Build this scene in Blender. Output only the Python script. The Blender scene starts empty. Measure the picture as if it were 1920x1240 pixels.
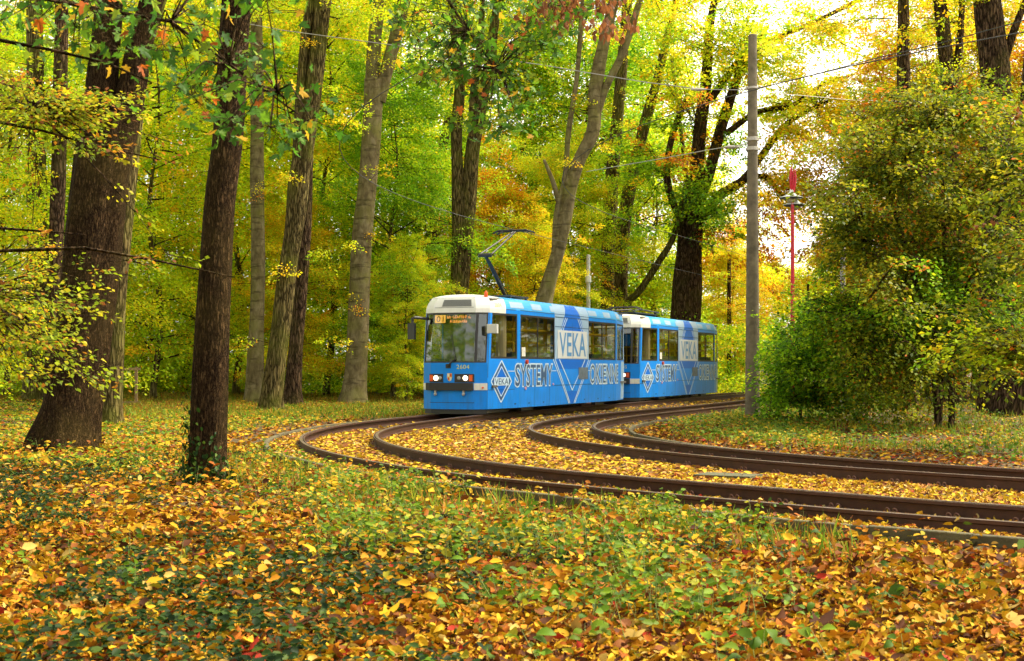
import bpy, math
import numpy as np
from mathutils import Vector, Matrix

C = bpy.data.collections.new('place'); bpy.context.scene.collection.children.link(C)
R = math.radians
# ------------------------------------------------------------------ camera
F, H, HZ, PX = 2700.0, 1.4, 688.0, 960.0          # focal length in photo pixels, eye height over rail top, horizon
sc = bpy.context.scene
cam_d = bpy.data.cameras.new('camera'); cam = bpy.data.objects.new('camera', cam_d); C.objects.link(cam)
cam.location = (0, 0, H); cam.rotation_euler = (R(90), 0, 0)
cam_d.sensor_width = 36; cam_d.lens = F/1920*36; cam_d.shift_y = 68/1920
cam_d.clip_start = .1; cam_d.clip_end = 3000
cam_d.dof.use_dof = True; cam_d.dof.focus_distance = 38; cam_d.dof.aperture_fstop = 6.5
sc.camera = cam
# ------------------------------------------------------------------ sky, sun, exposure
SUN_EL, SUN_AZ = R(52), R(72)                       # azimuth clockwise from +Y: high on the right, a little beyond the tram
w = bpy.data.worlds.new('World'); sc.world = w; w.use_nodes = True
nt = w.node_tree; nt.nodes.clear()
sky = nt.nodes.new('ShaderNodeTexSky'); sky.sky_type = 'NISHITA'; sky.sun_disc = False
sky.sun_elevation = SUN_EL; sky.sun_rotation = SUN_AZ; sky.air_density = 1.0; sky.dust_density = 1.2; sky.ozone_density = 1.0
hs = nt.nodes.new('ShaderNodeHueSaturation'); hs.inputs['Saturation'].default_value = .07; hs.inputs['Value'].default_value = 1.0
bg = nt.nodes.new('ShaderNodeBackground'); bg.inputs[1].default_value = .145
wo = nt.nodes.new('ShaderNodeOutputWorld')
nt.links.new(sky.outputs[0], hs.inputs['Color']); wm = nt.nodes.new('ShaderNodeMix'); wm.data_type = 'RGBA'; wm.blend_type = 'MULTIPLY'; wm.inputs[0].default_value = 1; wm.inputs[7].default_value = (1, .975, .93, 1)
nt.links.new(hs.outputs[0], wm.inputs[6]); nt.links.new(wm.outputs[2], bg.inputs[0]); nt.links.new(bg.outputs[0], wo.inputs[0])
sl = bpy.data.lights.new('sun', 'SUN'); sl.energy = 3.1; sl.angle = R(18); sl.color = (1, .89, .68)
so = bpy.data.objects.new('sun', sl); C.objects.link(so)
sd_ = Vector((math.sin(SUN_AZ)*math.cos(SUN_EL), math.cos(SUN_AZ)*math.cos(SUN_EL), math.sin(SUN_EL)))
so.rotation_euler = sd_.to_track_quat('Z', 'Y').to_euler(); so.location = (-20, -20, 40)
sc.view_settings.view_transform = 'Standard'; sc.view_settings.look = 'None'
sc.view_settings.gamma = 1; sc.view_settings.exposure = 1.80
cy = sc.cycles
cy.max_bounces = 10; cy.diffuse_bounces = 6; cy.transmission_bounces = 8; cy.glossy_bounces = 3; cy.transparent_max_bounces = 8
cy.use_adaptive_sampling = True; cy.adaptive_threshold = .02; cy.use_denoising = True
cy.caustics_reflective = False; cy.caustics_refractive = False

# ------------------------------------------------------------------ helpers
def P(px, py, D): return np.array([(px-PX)*D/F, D, H+(HZ-py)*D/F])
def tag(o, label=None, cat=None, group=None, kind=None):
    if label: o['label'] = label
    if cat: o['category'] = cat
    if group: o['group'] = group
    if kind: o['kind'] = kind
    return o
def empty(name, loc=(0, 0, 0), rz=0):
    o = bpy.data.objects.new(name, None); C.objects.link(o); o.location = loc; o.rotation_euler = (0, 0, rz)
    o.empty_display_size = .3; return o
def link(name, me, m=None, parent=None):
    o = bpy.data.objects.new(name, me); C.objects.link(o)
    if m is not None and len(me.materials) == 0:
        for k in (m if isinstance(m, (list, tuple)) else [m]): me.materials.append(k)
    if parent is not None: o.parent = parent
    return o
def copy_tree(o, parent=None):
    c = o.copy(); C.objects.link(c); c.parent = parent
    for ch in list(o.children): copy_tree(ch, c)
    return c

class MB:                                            # small mesh builder with python lists
    def __init__(s): s.v = []; s.f = []; s.mi = []; s.m = 0
    def add(s, vs, fs):
        n = len(s.v); s.v += [tuple(map(float, p)) for p in vs]
        for f in fs: s.f.append([i+n for i in f]); s.mi.append(s.m)
    def box(s, x0, x1, y0, y1, z0, z1):
        s.add([(x, y, z) for x in (x0, x1) for y in (y0, y1) for z in (z0, z1)],
              [(0, 1, 3, 2), (4, 6, 7, 5), (0, 4, 5, 1), (2, 3, 7, 6), (0, 2, 6, 4), (1, 5, 7, 3)])
    def tube(s, pts, rad, n=8, cap=True):
        pts = [Vector(p) for p in pts]; k = len(pts)
        if not hasattr(rad, '__len__'): rad = [rad]*k
        t0 = (pts[1]-pts[0]).normalized(); u = t0.orthogonal().normalized(); vs = []
        for i, p in enumerate(pts):
            t = (pts[min(i+1, k-1)]-pts[max(i-1, 0)]).normalized()
            u = (u - t*u.dot(t)).normalized(); w_ = t.cross(u)
            for j in range(n):
                a = 2*math.pi*j/n; vs.append(p+(u*math.cos(a)+w_*math.sin(a))*rad[i])
        fs = [(i*n+j, i*n+(j+1) % n, (i+1)*n+(j+1) % n, (i+1)*n+j) for i in range(k-1) for j in range(n)]
        if cap: fs += [tuple(range(n))[::-1], tuple((k-1)*n+j for j in range(n))]
        s.add(vs, fs)
    def lathe(s, prof, c=(0, 0, 0), n=20, axis='z'):
        vs = []; k = len(prof)
        for r, z in prof:
            for j in range(n):
                a = 2*math.pi*j/n; q = (r*math.cos(a), r*math.sin(a), z)
                if axis == 'x': q = (z, q[0], q[1])
                if axis == 'y': q = (q[0], z, q[1])
                vs.append((q[0]+c[0], q[1]+c[1], q[2]+c[2]))
        s.add(vs, [(i*n+j, i*n+(j+1) % n, (i+1)*n+(j+1) % n, (i+1)*n+j) for i in range(k-1) for j in range(n)]
              + [tuple(range(n))[::-1], tuple((k-1)*n+j for j in range(n))])
    def build(s, name, m=None, parent=None, smooth=False):
        me = bpy.data.meshes.new(name); me.from_pydata(s.v, [], s.f)
        if max(s.mi, default=0) > 0: me.polygons.foreach_set('material_index', s.mi)
        if smooth:
            me.polygons.foreach_set('use_smooth', [True]*len(me.polygons))
        me.update(); return link(name, me, m, parent)

rng = np.random.default_rng(7)
def nrm(a): return a/np.maximum(1e-9, np.linalg.norm(a, axis=-1, keepdims=True))
class LB:                                            # big vectorised builder: many small leaves into one mesh
    def __init__(s): s.V = []; s.Fq = []; s.Cc = []; s.n = 0
    def add(s, T, faces, pos, X, Z, sc_, col):
        if len(pos) == 0: return
        T = np.asarray(T, float); faces = np.asarray(faces)
        X = nrm(X); Y = nrm(np.cross(Z, X)); Z = np.cross(X, Y)
        sc_ = np.asarray(sc_, float).reshape(-1, 1, 1)
        v = pos[:, None]+sc_*(T[None, :, 0:1]*X[:, None]+T[None, :, 1:2]*Y[:, None]+T[None, :, 2:3]*Z[:, None])
        N, k = len(pos), len(T)
        s.V.append(v.reshape(-1, 3).astype(np.float32))
        s.Fq.append((faces[None]+(np.arange(N)*k)[:, None, None]+s.n).reshape(-1, 4).astype(np.int32))
        c = np.ones((N, k, 4), np.float32); c[..., :3] = col[:, None, :]; s.Cc.append(c.reshape(-1, 4)); s.n += N*k
    def mesh(s, name, smooth=False):
        V = np.concatenate(s.V); Q = np.concatenate(s.Fq); K = np.concatenate(s.Cc)
        me = bpy.data.meshes.new(name)
        me.vertices.add(len(V)); me.vertices.foreach_set('co', V.ravel())
        me.loops.add(Q.size); me.loops.foreach_set('vertex_index', Q.ravel())
        me.polygons.add(len(Q)); me.polygons.foreach_set('loop_start', np.arange(0, Q.size, 4, dtype=np.int32))
        me.update(calc_edges=True)
        a = me.color_attributes.new('Col', 'FLOAT_COLOR', 'POINT'); a.data.foreach_set('color', K.ravel())
        if smooth: me.polygons.foreach_set('use_smooth', np.ones(len(Q), bool))
        return me
    def build(s, name, m, parent=None, smooth=False): return link(name, s.mesh(name, smooth), m, parent)
class SB:                                            # thin three-sided sticks, vectorised
    def __init__(s): s.lb = LB()
    def add(s, A, B, ra, rb):
        A = np.asarray(A, float); B = np.asarray(B, float)
        if len(A) == 0: return
        d = nrm(B-A); u = nrm(np.cross(d, np.array([.31, .2, .93]))); w_ = np.cross(d, u); N = len(A)
        ra = np.broadcast_to(np.asarray(ra, float), (N,)); rb = np.broadcast_to(np.asarray(rb, float), (N,))
        vs = []
        for p, r in ((A, ra), (B, rb)):
            for k in range(3):
                a = 2*math.pi*k/3; vs.append(p+(u*math.cos(a)+w_*math.sin(a))*r[:, None])
        v = np.stack(vs, 1)
        f = np.array([(0, 1, 4, 3), (1, 2, 5, 4), (2, 0, 3, 5)])
        s.lb.V.append(v.reshape(-1, 3).astype(np.float32))
        s.lb.Fq.append((f[None]+(np.arange(N)*6)[:, None, None]+s.lb.n).reshape(-1, 4).astype(np.int32))
        s.lb.Cc.append(np.ones((N*6, 4), np.float32)); s.lb.n += N*6

# leaf shapes (x along the leaf, y across, z up)
T_Q = ([(0, 0, 0), (.45, .33, .07), (1, 0, -.04), (.5, -.33, .07)], [(0, 1, 2, 3)])
T_H = ([(0, 0, 0), (.28, .30, .09), (.68, .25, .06), (1, 0, -.08), (.68, -.25, .06), (.28, -.30, .09)], [(0, 1, 2, 3), (0, 3, 4, 5)])
def curl_leaf(bend, fold, twist, wd=.32, nr=5):
    vs = []; xs = np.linspace(0, 1, nr)
    for i, t in enumerate(xs):
        wdt = wd*math.sin(math.pi*(.06+.90*t)**.85)+.012
        a = bend*(t-.4); x = math.sin(a)/bend if abs(bend) > .01 else t-.4; z = (1-math.cos(a))/bend if abs(bend) > .01 else 0
        tw = twist*(t-.5)
        for sgn in (-1, 0, 1):
            y = sgn*wdt*math.cos(fold); zz = abs(sgn)*wdt*math.sin(fold)
            vs.append((x+.4, y*math.cos(tw)-zz*math.sin(tw), z+y*math.sin(tw)+zz*math.cos(tw)))
    fs = [(i*3+j, i*3+j+1, i*3+j+4, i*3+j+3) for i in range(nr-1) for j in range(2)]
    return vs, fs
CURLS = [curl_leaf(b, f, t, w_) for b, f, t, w_ in ((3.2, .5, .4, .24), (-2.6, .7, 1.2, .36), (1.2, .3, .3, .33), (-1.3, .2, .5, .3), (1.9, .55, -.5, .3), (.5, .7, .2, .36), (-.8, .1, -.6, .34), (2.4, .3, .9, .27))]
def maple_leaf(cup):
    pts = [(0, 0)]
    for a, r in ((-150, .36), (-125, .5), (-98, .33), (-70, .72), (-60, .55), (-42, .36), (-26, .62), (-14, .74), (0, 1.0),
                 (14, .74), (26, .62), (42, .36), (60, .55), (70, .72), (98, .33), (125, .5), (150, .36)):
        pts.append((r*math.cos(R(a))*.75+.12, r*math.sin(R(a))*.75))
    vs = [(x, y, cup*(x*x+y*y*1.4)+.03*math.sin(9*x+4*y)) for x, y in pts]
    return vs, [(0, i, i+1, i+2) for i in range(1, 17, 2)]
MAPLES = [maple_leaf(c) for c in (.25, -.35, .6)]

# ------------------------------------------------------------------ materials
def mat(name):
    m = bpy.data.materials.new(name); m.use_nodes = True; n = m.node_tree; n.nodes.clear()
    o = n.nodes.new('ShaderNodeOutputMaterial'); return m, n, o
def N(n, t, **k):
    x = n.nodes.new(t)
    for a, b in k.items(): setattr(x, a, b)
    return x
def solid(name, col, rough=.5, metal=0, spec=.5, bump=0, scale=30, var=.0):
    m, n, o = mat(name); b = N(n, 'ShaderNodeBsdfPrincipled')
    b.inputs['Base Color'].default_value = (*col, 1); b.inputs['Roughness'].default_value = rough
    b.inputs['Metallic'].default_value = metal; b.inputs['Specular IOR Level'].default_value = spec
    if bump or var:
        tc = N(n, 'ShaderNodeTexCoord'); nz = N(n, 'ShaderNodeTexNoise'); nz.inputs['Scale'].default_value = scale; nz.inputs['Detail'].default_value = 6
        n.links.new(tc.outputs['Object'], nz.inputs['Vector'])
        if bump:
            bp = N(n, 'ShaderNodeBump'); bp.inputs['Strength'].default_value = bump; bp.inputs['Distance'].default_value = .02
            n.links.new(nz.outputs[0], bp.inputs['Height']); n.links.new(bp.outputs[0], b.inputs['Normal'])
        if var:
            mr = N(n, 'ShaderNodeMapRange'); mr.inputs['From Min'].default_value = .3; mr.inputs['From Max'].default_value = .7
            mr.inputs['To Min'].default_value = 1-var; mr.inputs['To Max'].default_value = 1+var
            nz2 = N(n, 'ShaderNodeTexNoise'); nz2.inputs['Scale'].default_value = scale*.13; nz2.inputs['Detail'].default_value = 8; nz2.inputs['Roughness'].default_value = .65
            n.links.new(tc.outputs['Object'], nz2.inputs['Vector']); n.links.new(nz2.outputs[0], mr.inputs[0])
            vm = N(n, 'ShaderNodeVectorMath', operation='SCALE'); vm.inputs[0].default_value = col
            n.links.new(mr.outputs[0], vm.inputs['Scale']); n.links.new(vm.outputs[0], b.inputs['Base Color'])
    n.links.new(b.outputs[0], o.inputs[0]); return m
def glow(name, col, st):
    m, n, o = mat(name); e = N(n, 'ShaderNodeEmission'); e.inputs[0].default_value = (*col, 1); e.inputs[1].default_value = st
    n.links.new(e.outputs[0], o.inputs[0]); return m
def leafmat(name, trans=.42, rough=.5, spec=.35):
    m, n, o = mat(name)
    at = N(n, 'ShaderNodeAttribute', attribute_name='Col'); oi = N(n, 'ShaderNodeObjectInfo')
    mx = N(n, 'ShaderNodeMix', data_type='RGBA', blend_type='MULTIPLY'); mx.inputs[0].default_value = 1
    n.links.new(at.outputs['Color'], mx.inputs[6]); n.links.new(oi.outputs['Color'], mx.inputs[7])
    b = N(n, 'ShaderNodeBsdfPrincipled'); b.inputs['Roughness'].default_value = rough; b.inputs['Specular IOR Level'].default_value = spec
    n.links.new(mx.outputs[2], b.inputs['Base Color'])
    t = N(n, 'ShaderNodeBsdfTranslucent'); hv = N(n, 'ShaderNodeHueSaturation'); hv.inputs['Value'].default_value = 1.15; n.links.new(mx.outputs[2], hv.inputs['Color']); n.links.new(hv.outputs[0], t.inputs[0])
    ms = N(n, 'ShaderNodeMixShader'); ms.inputs[0].default_value = trans
    n.links.new(b.outputs[0], ms.inputs[1]); n.links.new(t.outputs[0], ms.inputs[2]); n.links.new(ms.outputs[0], o.inputs[0]); return m
def bark(name, c1, c2, c3, zs=1.0, sc1=14, bump=.9, moss=(.13, .16, .03), mossamt=.45, rings=0):
    m, n, o = mat(name); tc = N(n, 'ShaderNodeTexCoord'); mp = N(n, 'ShaderNodeMapping'); mp.inputs['Scale'].default_value = (1, 1, zs)
    n.links.new(tc.outputs['Object'], mp.inputs[0])
    nz = N(n, 'ShaderNodeTexNoise'); nz.inputs['Scale'].default_value = sc1; nz.inputs['Detail'].default_value = 8; nz.inputs['Roughness'].default_value = .6; nz.inputs['Distortion'].default_value = .4
    n.links.new(mp.outputs[0], nz.inputs['Vector'])
    vo = N(n, 'ShaderNodeTexVoronoi', feature='DISTANCE_TO_EDGE'); vo.inputs['Scale'].default_value = sc1*.95
    dm = N(n, 'ShaderNodeVectorMath', operation='MULTIPLY_ADD'); dm.inputs[1].default_value = (.12, .12, .12)
    n.links.new(nz.outputs['Color'], dm.inputs[0]); n.links.new(mp.outputs[0], dm.inputs[2]); n.links.new(dm.outputs[0], vo.inputs['Vector'])
    cr = N(n, 'ShaderNodeValToRGB'); e = cr.color_ramp.elements; e[0].position = .32; e[0].color = (*c1, 1); e[1].position = .68; e[1].color = (*c3, 1)
    k = e.new(.5); k.color = (*c2, 1); n.links.new(nz.outputs[0], cr.inputs[0])
    mr = N(n, 'ShaderNodeMapRange'); mr.inputs['From Max'].default_value = .20 if rings == 0 else .25; mr.inputs['To Min'].default_value = .14 if rings == 0 else .9; n.links.new(vo.outputs[0], mr.inputs[0])
    vm = N(n, 'ShaderNodeVectorMath', operation='SCALE'); n.links.new(cr.outputs[0], vm.inputs[0]); n.links.new(mr.outputs[0], vm.inputs['Scale'])
    n2 = N(n, 'ShaderNodeTexNoise'); n2.inputs['Scale'].default_value = 1.1; n2.inputs['Detail'].default_value = 6; n.links.new(tc.outputs['Object'], n2.inputs['Vector'])
    m2 = N(n, 'ShaderNodeMapRange'); m2.inputs['From Min'].default_value = .45; m2.inputs['From Max'].default_value = .68; m2.inputs['To Max'].default_value = mossamt; n.links.new(n2.outputs[0], m2.inputs[0])
    mx = N(n, 'ShaderNodeMix', data_type='RGBA'); n.links.new(m2.outputs[0], mx.inputs[0]); n.links.new(vm.outputs[0], mx.inputs[6]); mx.inputs[7].default_value = (*moss, 1)
    b = N(n, 'ShaderNodeBsdfPrincipled'); b.inputs['Roughness'].default_value = .95; b.inputs['Specular IOR Level'].default_value = .05
    last = mx.outputs[2]
    hsum = N(n, 'ShaderNodeMath', operation='ADD'); n.links.new(mr.outputs[0], hsum.inputs[0]); n.links.new(nz.outputs[0], hsum.inputs[1])
    if rings:
        m3 = N(n, 'ShaderNodeMapping'); m3.inputs['Scale'].default_value = (.6, .6, 3.2); n.links.new(tc.outputs['Object'], m3.inputs[0])
        n3 = N(n, 'ShaderNodeTexNoise'); n3.inputs['Scale'].default_value = 2.2; n3.inputs['Detail'].default_value = 5; n.links.new(m3.outputs[0], n3.inputs['Vector'])
        r3 = N(n, 'ShaderNodeMapRange'); r3.inputs['From Min'].default_value = .56; r3.inputs['From Max'].default_value = .66; r3.inputs['To Max'].default_value = rings; n.links.new(n3.outputs[0], r3.inputs[0])
        mx2 = N(n, 'ShaderNodeMix', data_type='RGBA'); n.links.new(r3.outputs[0], mx2.inputs[0]); n.links.new(last, mx2.inputs[6]); mx2.inputs[7].default_value = (c1[0]*.5, c1[1]*.5, c1[2]*.5, 1); last = mx2.outputs[2]
    n.links.new(last, b.inputs['Base Color'])
    bp = N(n, 'ShaderNodeBump'); bp.inputs['Strength'].default_value = bump; bp.inputs['Distance'].default_value = .07
    n.links.new(hsum.outputs[0], bp.inputs['Height']); n.links.new(bp.outputs[0], b.inputs['Normal']); n.links.new(b.outputs[0], o.inputs[0]); return m
def ground_mat(name, cols, sc1=26):
    m, n, o = mat(name); tc = N(n, 'ShaderNodeTexCoord'); vo = N(n, 'ShaderNodeTexVoronoi'); vo.inputs['Scale'].default_value = sc1
    n.links.new(tc.outputs['Object'], vo.inputs['Vector']); sp = N(n, 'ShaderNodeSeparateColor'); n.links.new(vo.outputs['Color'], sp.inputs[0])
    cr = N(n, 'ShaderNodeValToRGB'); cr.color_ramp.interpolation = 'CONSTANT'; e = cr.color_ramp.elements
    e[0].position = 0; e[0].color = (*cols[0], 1); e[1].position = 1/len(cols); e[1].color = (*cols[1], 1)
    for i, c in enumerate(cols[2:]): k = e.new((i+2)/len(cols)); k.color = (*c, 1)
    n.links.new(sp.outputs[0], cr.inputs[0])
    mr = N(n, 'ShaderNodeMapRange'); mr.inputs['From Max'].default_value = .7; mr.inputs['To Min'].default_value = 1.1; mr.inputs['To Max'].default_value = .35; n.links.new(vo.outputs['Distance'], mr.inputs[0])
    nz = N(n, 'ShaderNodeTexNoise'); nz.inputs['Scale'].default_value = .5; nz.inputs['Detail'].default_value = 6; n.links.new(tc.outputs['Object'], nz.inputs['Vector'])
    ml = N(n, 'ShaderNodeMath', operation='MULTIPLY'); n.links.new(mr.outputs[0], ml.inputs[0]); n.links.new(nz.outputs[0], ml.inputs[1])
    vm = N(n, 'ShaderNodeVectorMath', operation='SCALE'); n.links.new(cr.outputs[0], vm.inputs[0]); n.links.new(ml.outputs[0], vm.inputs['Scale'])
    b = N(n, 'ShaderNodeBsdfPrincipled'); b.inputs['Roughness'].default_value = .9; n.links.new(vm.outputs[0], b.inputs['Base Color'])
    bp = N(n, 'ShaderNodeBump'); bp.inputs['Distance'].default_value = .03; n.links.new(sp.outputs[1], bp.inputs['Height']); n.links.new(bp.outputs[0], b.inputs['Normal'])
    n.links.new(b.outputs[0], o.inputs[0]); return m

LEAF = leafmat('leaf_blades', .52, .55, .18); DRY = leafmat('fallen_leaves', .12, .7, .08); GREENS = leafmat('low_greens', .35, .55, .12)
OAK = bark('oak_bark', (.030, .016, .007), (.078, .044, .019), (.135, .082, .038), zs=.17, sc1=34, bump=1.0, moss=(.13, .095, .025), mossamt=.4)
BEECH = bark('beech_bark', (.085, .065, .032), (.155, .122, .062), (.23, .19, .108), zs=.5, sc1=5, bump=.35, moss=(.17, .17, .035), mossamt=.55, rings=.65)
MOSSY = bark('mossy_bark', (.07, .05, .02), (.165, .122, .045), (.25, .20, .08), zs=.14, sc1=13, bump=.9, moss=(.12, .125, .018), mossamt=.75)
DARK = bark('dark_bark', (.038, .022, .013), (.10, .060, .034), (.17, .11, .062), zs=.2, sc1=12, bump=.9, moss=(.09, .08, .02), mossamt=.4)
GROUND = ground_mat('forest_floor', [(.20, .10, .02), (.45, .26, .03), (.13, .05, .015), (.10, .12, .02), (.38, .16, .02), (.06, .035, .012), (.30, .22, .04)])
RUST = solid('rusty_steel', (.055, .020, .011), .62, .25, .4, bump=.15, scale=60, var=.35)
WORN = solid('worn_rail_top', (.17, .12, .09), .38, .6, .5, var=.3, scale=40)
CONC = solid('old_concrete', (.24, .19, .125), .9, bump=.35, scale=45, var=.4)
KERBM = solid('mossy_kerb_concrete', (.075, .062, .024), .9, bump=.5, scale=30, var=.5)

# leaf colours (linear)
G1, G2, G3 = (.11, .25, .008), (.23, .43, .010), (.40, .57, .012)
YG, Y1, Y2 = (.57, .67, .014), (.79, .68, .015), (.85, .52, .012)
O1, O2, B1, RD = (.80, .32, .012), (.62, .17, .012), (.22, .075, .02), (.5, .03, .01)
PAL = {'g': ([G1, G2, G3, YG, Y1], [.10, .30, .32, .22, .06]), 'yg': ([G2, G3, YG, Y1, Y2], [.10, .24, .36, .22, .08]),
       'y': ([G3, YG, Y1, Y2, O1], [.1, .22, .38, .22, .08]), 'o': ([YG, Y1, Y2, O1, O2], [.14, .24, .24, .25, .13]),
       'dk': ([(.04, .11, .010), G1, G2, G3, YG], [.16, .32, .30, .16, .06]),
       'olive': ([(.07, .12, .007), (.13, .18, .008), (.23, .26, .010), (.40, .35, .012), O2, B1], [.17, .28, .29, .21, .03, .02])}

PAL['gr'] = ([G1, G2, (.16, .36, .02), G3, YG], [.10, .32, .24, .24, .10]); PAL['ye'] = ([G3, YG, Y1, Y2, (.75, .55, .08)], [.08, .2, .36, .24, .12]); PAL['or'] = ([Y1, Y2, O1, O2, B1], [.15, .25, .3, .22, .08])
# ------------------------------------------------------------------ track lines
def spl(K, n=8):
    K = np.asarray(K, float); Q = np.vstack([2*K[0]-K[1], K, 2*K[-1]-K[-2]]); out = []
    for i in range(1, len(Q)-2):
        t = np.linspace(0, 1, n, endpoint=False)[:, None]; a, b, c, d = Q[i-1], Q[i], Q[i+1], Q[i+2]
        out.append(.5*((2*b)+(-a+c)*t+(2*a-5*b+4*c-d)*t*t+(-a+3*b-3*c+d)*t**3))
    return np.vstack(out+[Q[-2][None]])
T1 = spl([(24, 105), (19.5, 94.5), (15.5, 85), (11.78, 76.01), (8.38, 67.89), (5.34, 60.27), (2.57, 53.22), (.06, 46.81), (-1.98, 41.0), (-3.26, 35.72), (-3.61, 30.92),
          (-3.08, 26.61), (-1.85, 22.78), (-.15, 19.45), (2.06, 16.7), (4.34, 14.21), (6.89, 12.17), (9.8, 10.4), (13.2, 8.9), (17, 7.9)])
T2 = spl([(27, 104), (22, 92), (18, 80), (14.8, 72), (12.01, 65.0), (10.11, 59.5), (8.13, 54.33), (6.09, 49.48), (4.13, 44.93), (2.49, 40.6), (1.44, 36.42), (1.17, 32.35), (1.73, 28.38),
          (3.01, 24.56), (5.01, 20.99), (7.84, 17.8), (11.2, 15.1), (15.2, 13.0), (20, 11.5)])
def sdist(q, L):
    out = np.empty(len(q)); a = L[:-1]; e = L[1:]-a; ee = (e*e).sum(1)
    for s0 in range(0, len(q), 40000):
        s = q[s0:s0+40000]; t = np.clip(((s[:, None]-a)*e).sum(2)/ee, 0, 1); pr = a+t[..., None]*e
        d2 = ((s[:, None]-pr)**2).sum(2); k = d2.argmin(1); ar = np.arange(len(s)); dd = s-pr[ar, k]; ek = e[k]
        out[s0:s0+len(s)] = np.sign(ek[:, 0]*dd[:, 1]-ek[:, 1]*dd[:, 0])*np.sqrt(d2[ar, k])
    return out
def offs(L, d):                                      # parallel line, d to the left of travel
    t = np.gradient(L, axis=0); t /= np.linalg.norm(t, axis=1)[:, None]; return L+d*np.c_[-t[:, 1], t[:, 0]]
def noise2(x, y, s=1.0, seed=0):
    r = np.random.default_rng(seed+100); v = 0; amp = 1; tot = 0
    for o in range(4):
        for k in range(3):
            a = r.uniform(0, 6.28); ph = r.uniform(0, 6.28); fq = s*(1.9**o)*r.uniform(.8, 1.25)
            v = v+amp*np.sin((x*math.cos(a)+y*math.sin(a))*fq+ph+1.3*np.sin((x*math.sin(a)-y*math.cos(a))*fq*.7+ph*2)); tot += amp*.62
        amp *= .6
    return v/tot
KO = 1.42                                            # kerb distance from the centre line
def zone(x, y):
    q = np.c_[x, y]; s1 = sdist(q, T1); s2 = sdist(q, T2)
    outer = (s1 < -KO)                               # forest floor before and left of the tracks
    bank = (s2 > 1.62)                               # inside of the right-hand curve
    return s1, s2, outer, bank & ~outer
def height(x, y, z=None):
    s1, s2, outer, bank = zone(x, y) if z is None else z
    h = np.full(len(x), -.188)
    o = np.clip((-KO-s1)/.25, 0, 1); hf = -.23+.035*noise2(x, y, .8, 3)+.25*np.clip((-s1-9)/25, 0, 1)*np.clip((y-20)/20, 0, 1)
    h = np.where(outer, -.22+(hf+.22)*o, h)
    b = np.clip((s2-1.62)/1.2, 0, 1); hb = -.08+.05*noise2(x, y, .9, 5)
    h = np.where(bank, -.188+(hb+.188)*b, h)
    near = (s1 > -KO) & (s1 < -.85)
    h = np.where(near, -.125, h)
    return h

# ------------------------------------------------------------------ ground sheet
xs = np.r_[-700, -400, -200, -120, -80, np.arange(-55, -20, 2.5), np.arange(-20, 22, .35), np.arange(22, 60, 2.5), 80, 120, 200, 400, 700]
ys = np.r_[-300, -120, -50, -20, -5, 0, 3, np.arange(5, 40, .3), np.arange(40, 80, .6), np.arange(80, 130, 3), 160, 220, 320, 600, 1200, 2400]
gx, gy = np.meshgrid(xs, ys); fx, fy = gx.ravel(), gy.ravel()
gz = height(fx, fy); far = np.clip((np.hypot(fx, fy)-90)/60, 0, 1); gz = gz*(1-far)+(-.2)*far
me = bpy.data.meshes.new('ground'); nx, ny = len(xs), len(ys)
idx = np.arange(nx*ny).reshape(ny, nx); q = np.stack([idx[:-1, :-1], idx[:-1, 1:], idx[1:, 1:], idx[1:, :-1]], -1).reshape(-1, 4)
me.vertices.add(nx*ny); me.vertices.foreach_set('co', np.c_[fx, fy, gz].astype(np.float32).ravel())
me.loops.add(q.size); me.loops.foreach_set('vertex_index', q.ravel().astype(np.int32)); me.polygons.add(len(q)); me.polygons.foreach_set('loop_start', np.arange(0, q.size, 4, dtype=np.int32))
me.update(calc_edges=True); tag(link('ground', me, GROUND), kind='structure')

# ------------------------------------------------------------------ kerbs, rails, clips
def sweep(mb, L, prof, closed=True, z0=0):
    t = np.gradient(L, axis=0); t /= np.linalg.norm(t, axis=1)[:, None]; nn = np.c_[-t[:, 1], t[:, 0]]; k = len(prof); vs = []
    for i in range(len(L)):
        for u, z in prof: vs.append((L[i, 0]+nn[i, 0]*u, L[i, 1]+nn[i, 1]*u, z+z0))
    m = k if closed else k-1
    mb.add(vs, [(i*k+j, i*k+(j+1) % k, (i+1)*k+(j+1) % k, (i+1)*k+j) for i in range(len(L)-1) for j in range(m)])
    mb.add(vs[:k], [tuple(range(k))]); mb.add(vs[-k:], [tuple(range(k))[::-1]])
def resample(L, step):
    d = np.r_[0, np.cumsum(np.linalg.norm(np.diff(L, axis=0), axis=1))]; s = np.arange(0, d[-1], step)
    return np.c_[np.interp(s, d, L[:, 0]), np.interp(s, d, L[:, 1])]
def kerb(L, off, z, wd=.09, hgt=.34):
    K = resample(offs(L, off), 1.0); mb = MB()
    for i in range(len(K)-1):
        a, b = K[i], K[i+1]; d = (b-a)/np.linalg.norm(b-a); g = .006
        jz = rng.normal(0, .006); seg = np.array([a+d*g, b-d*g])
        sweep(mb, seg, [(-wd/2, z-hgt+jz), (-wd/2, z-.008+jz), (-wd/2+.01, z+jz), (wd/2-.01, z+jz), (wd/2, z-.008+jz), (wd/2, z-hgt+jz)])
    return mb.build('kerb', KERBM)
tag(kerb(T1, -KO, -.055), kind='structure'); tag(kerb(T2, 1.62, -.095), kind='structure')
RAILP = [(-.075, -.18), (-.075, -.168), (-.012, -.155), (-.009, -.05), (-.036, -.038), (-.036, -.003), (-.031, .0), (.020, .0), (.024, -.004), (.026, -.030), (.044, -.030), (.046, -.008), (.060, -.008), (.062, -.042), (.010, -.055), (.012, -.155), (.075, -.168), (.075, -.18)]
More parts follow.
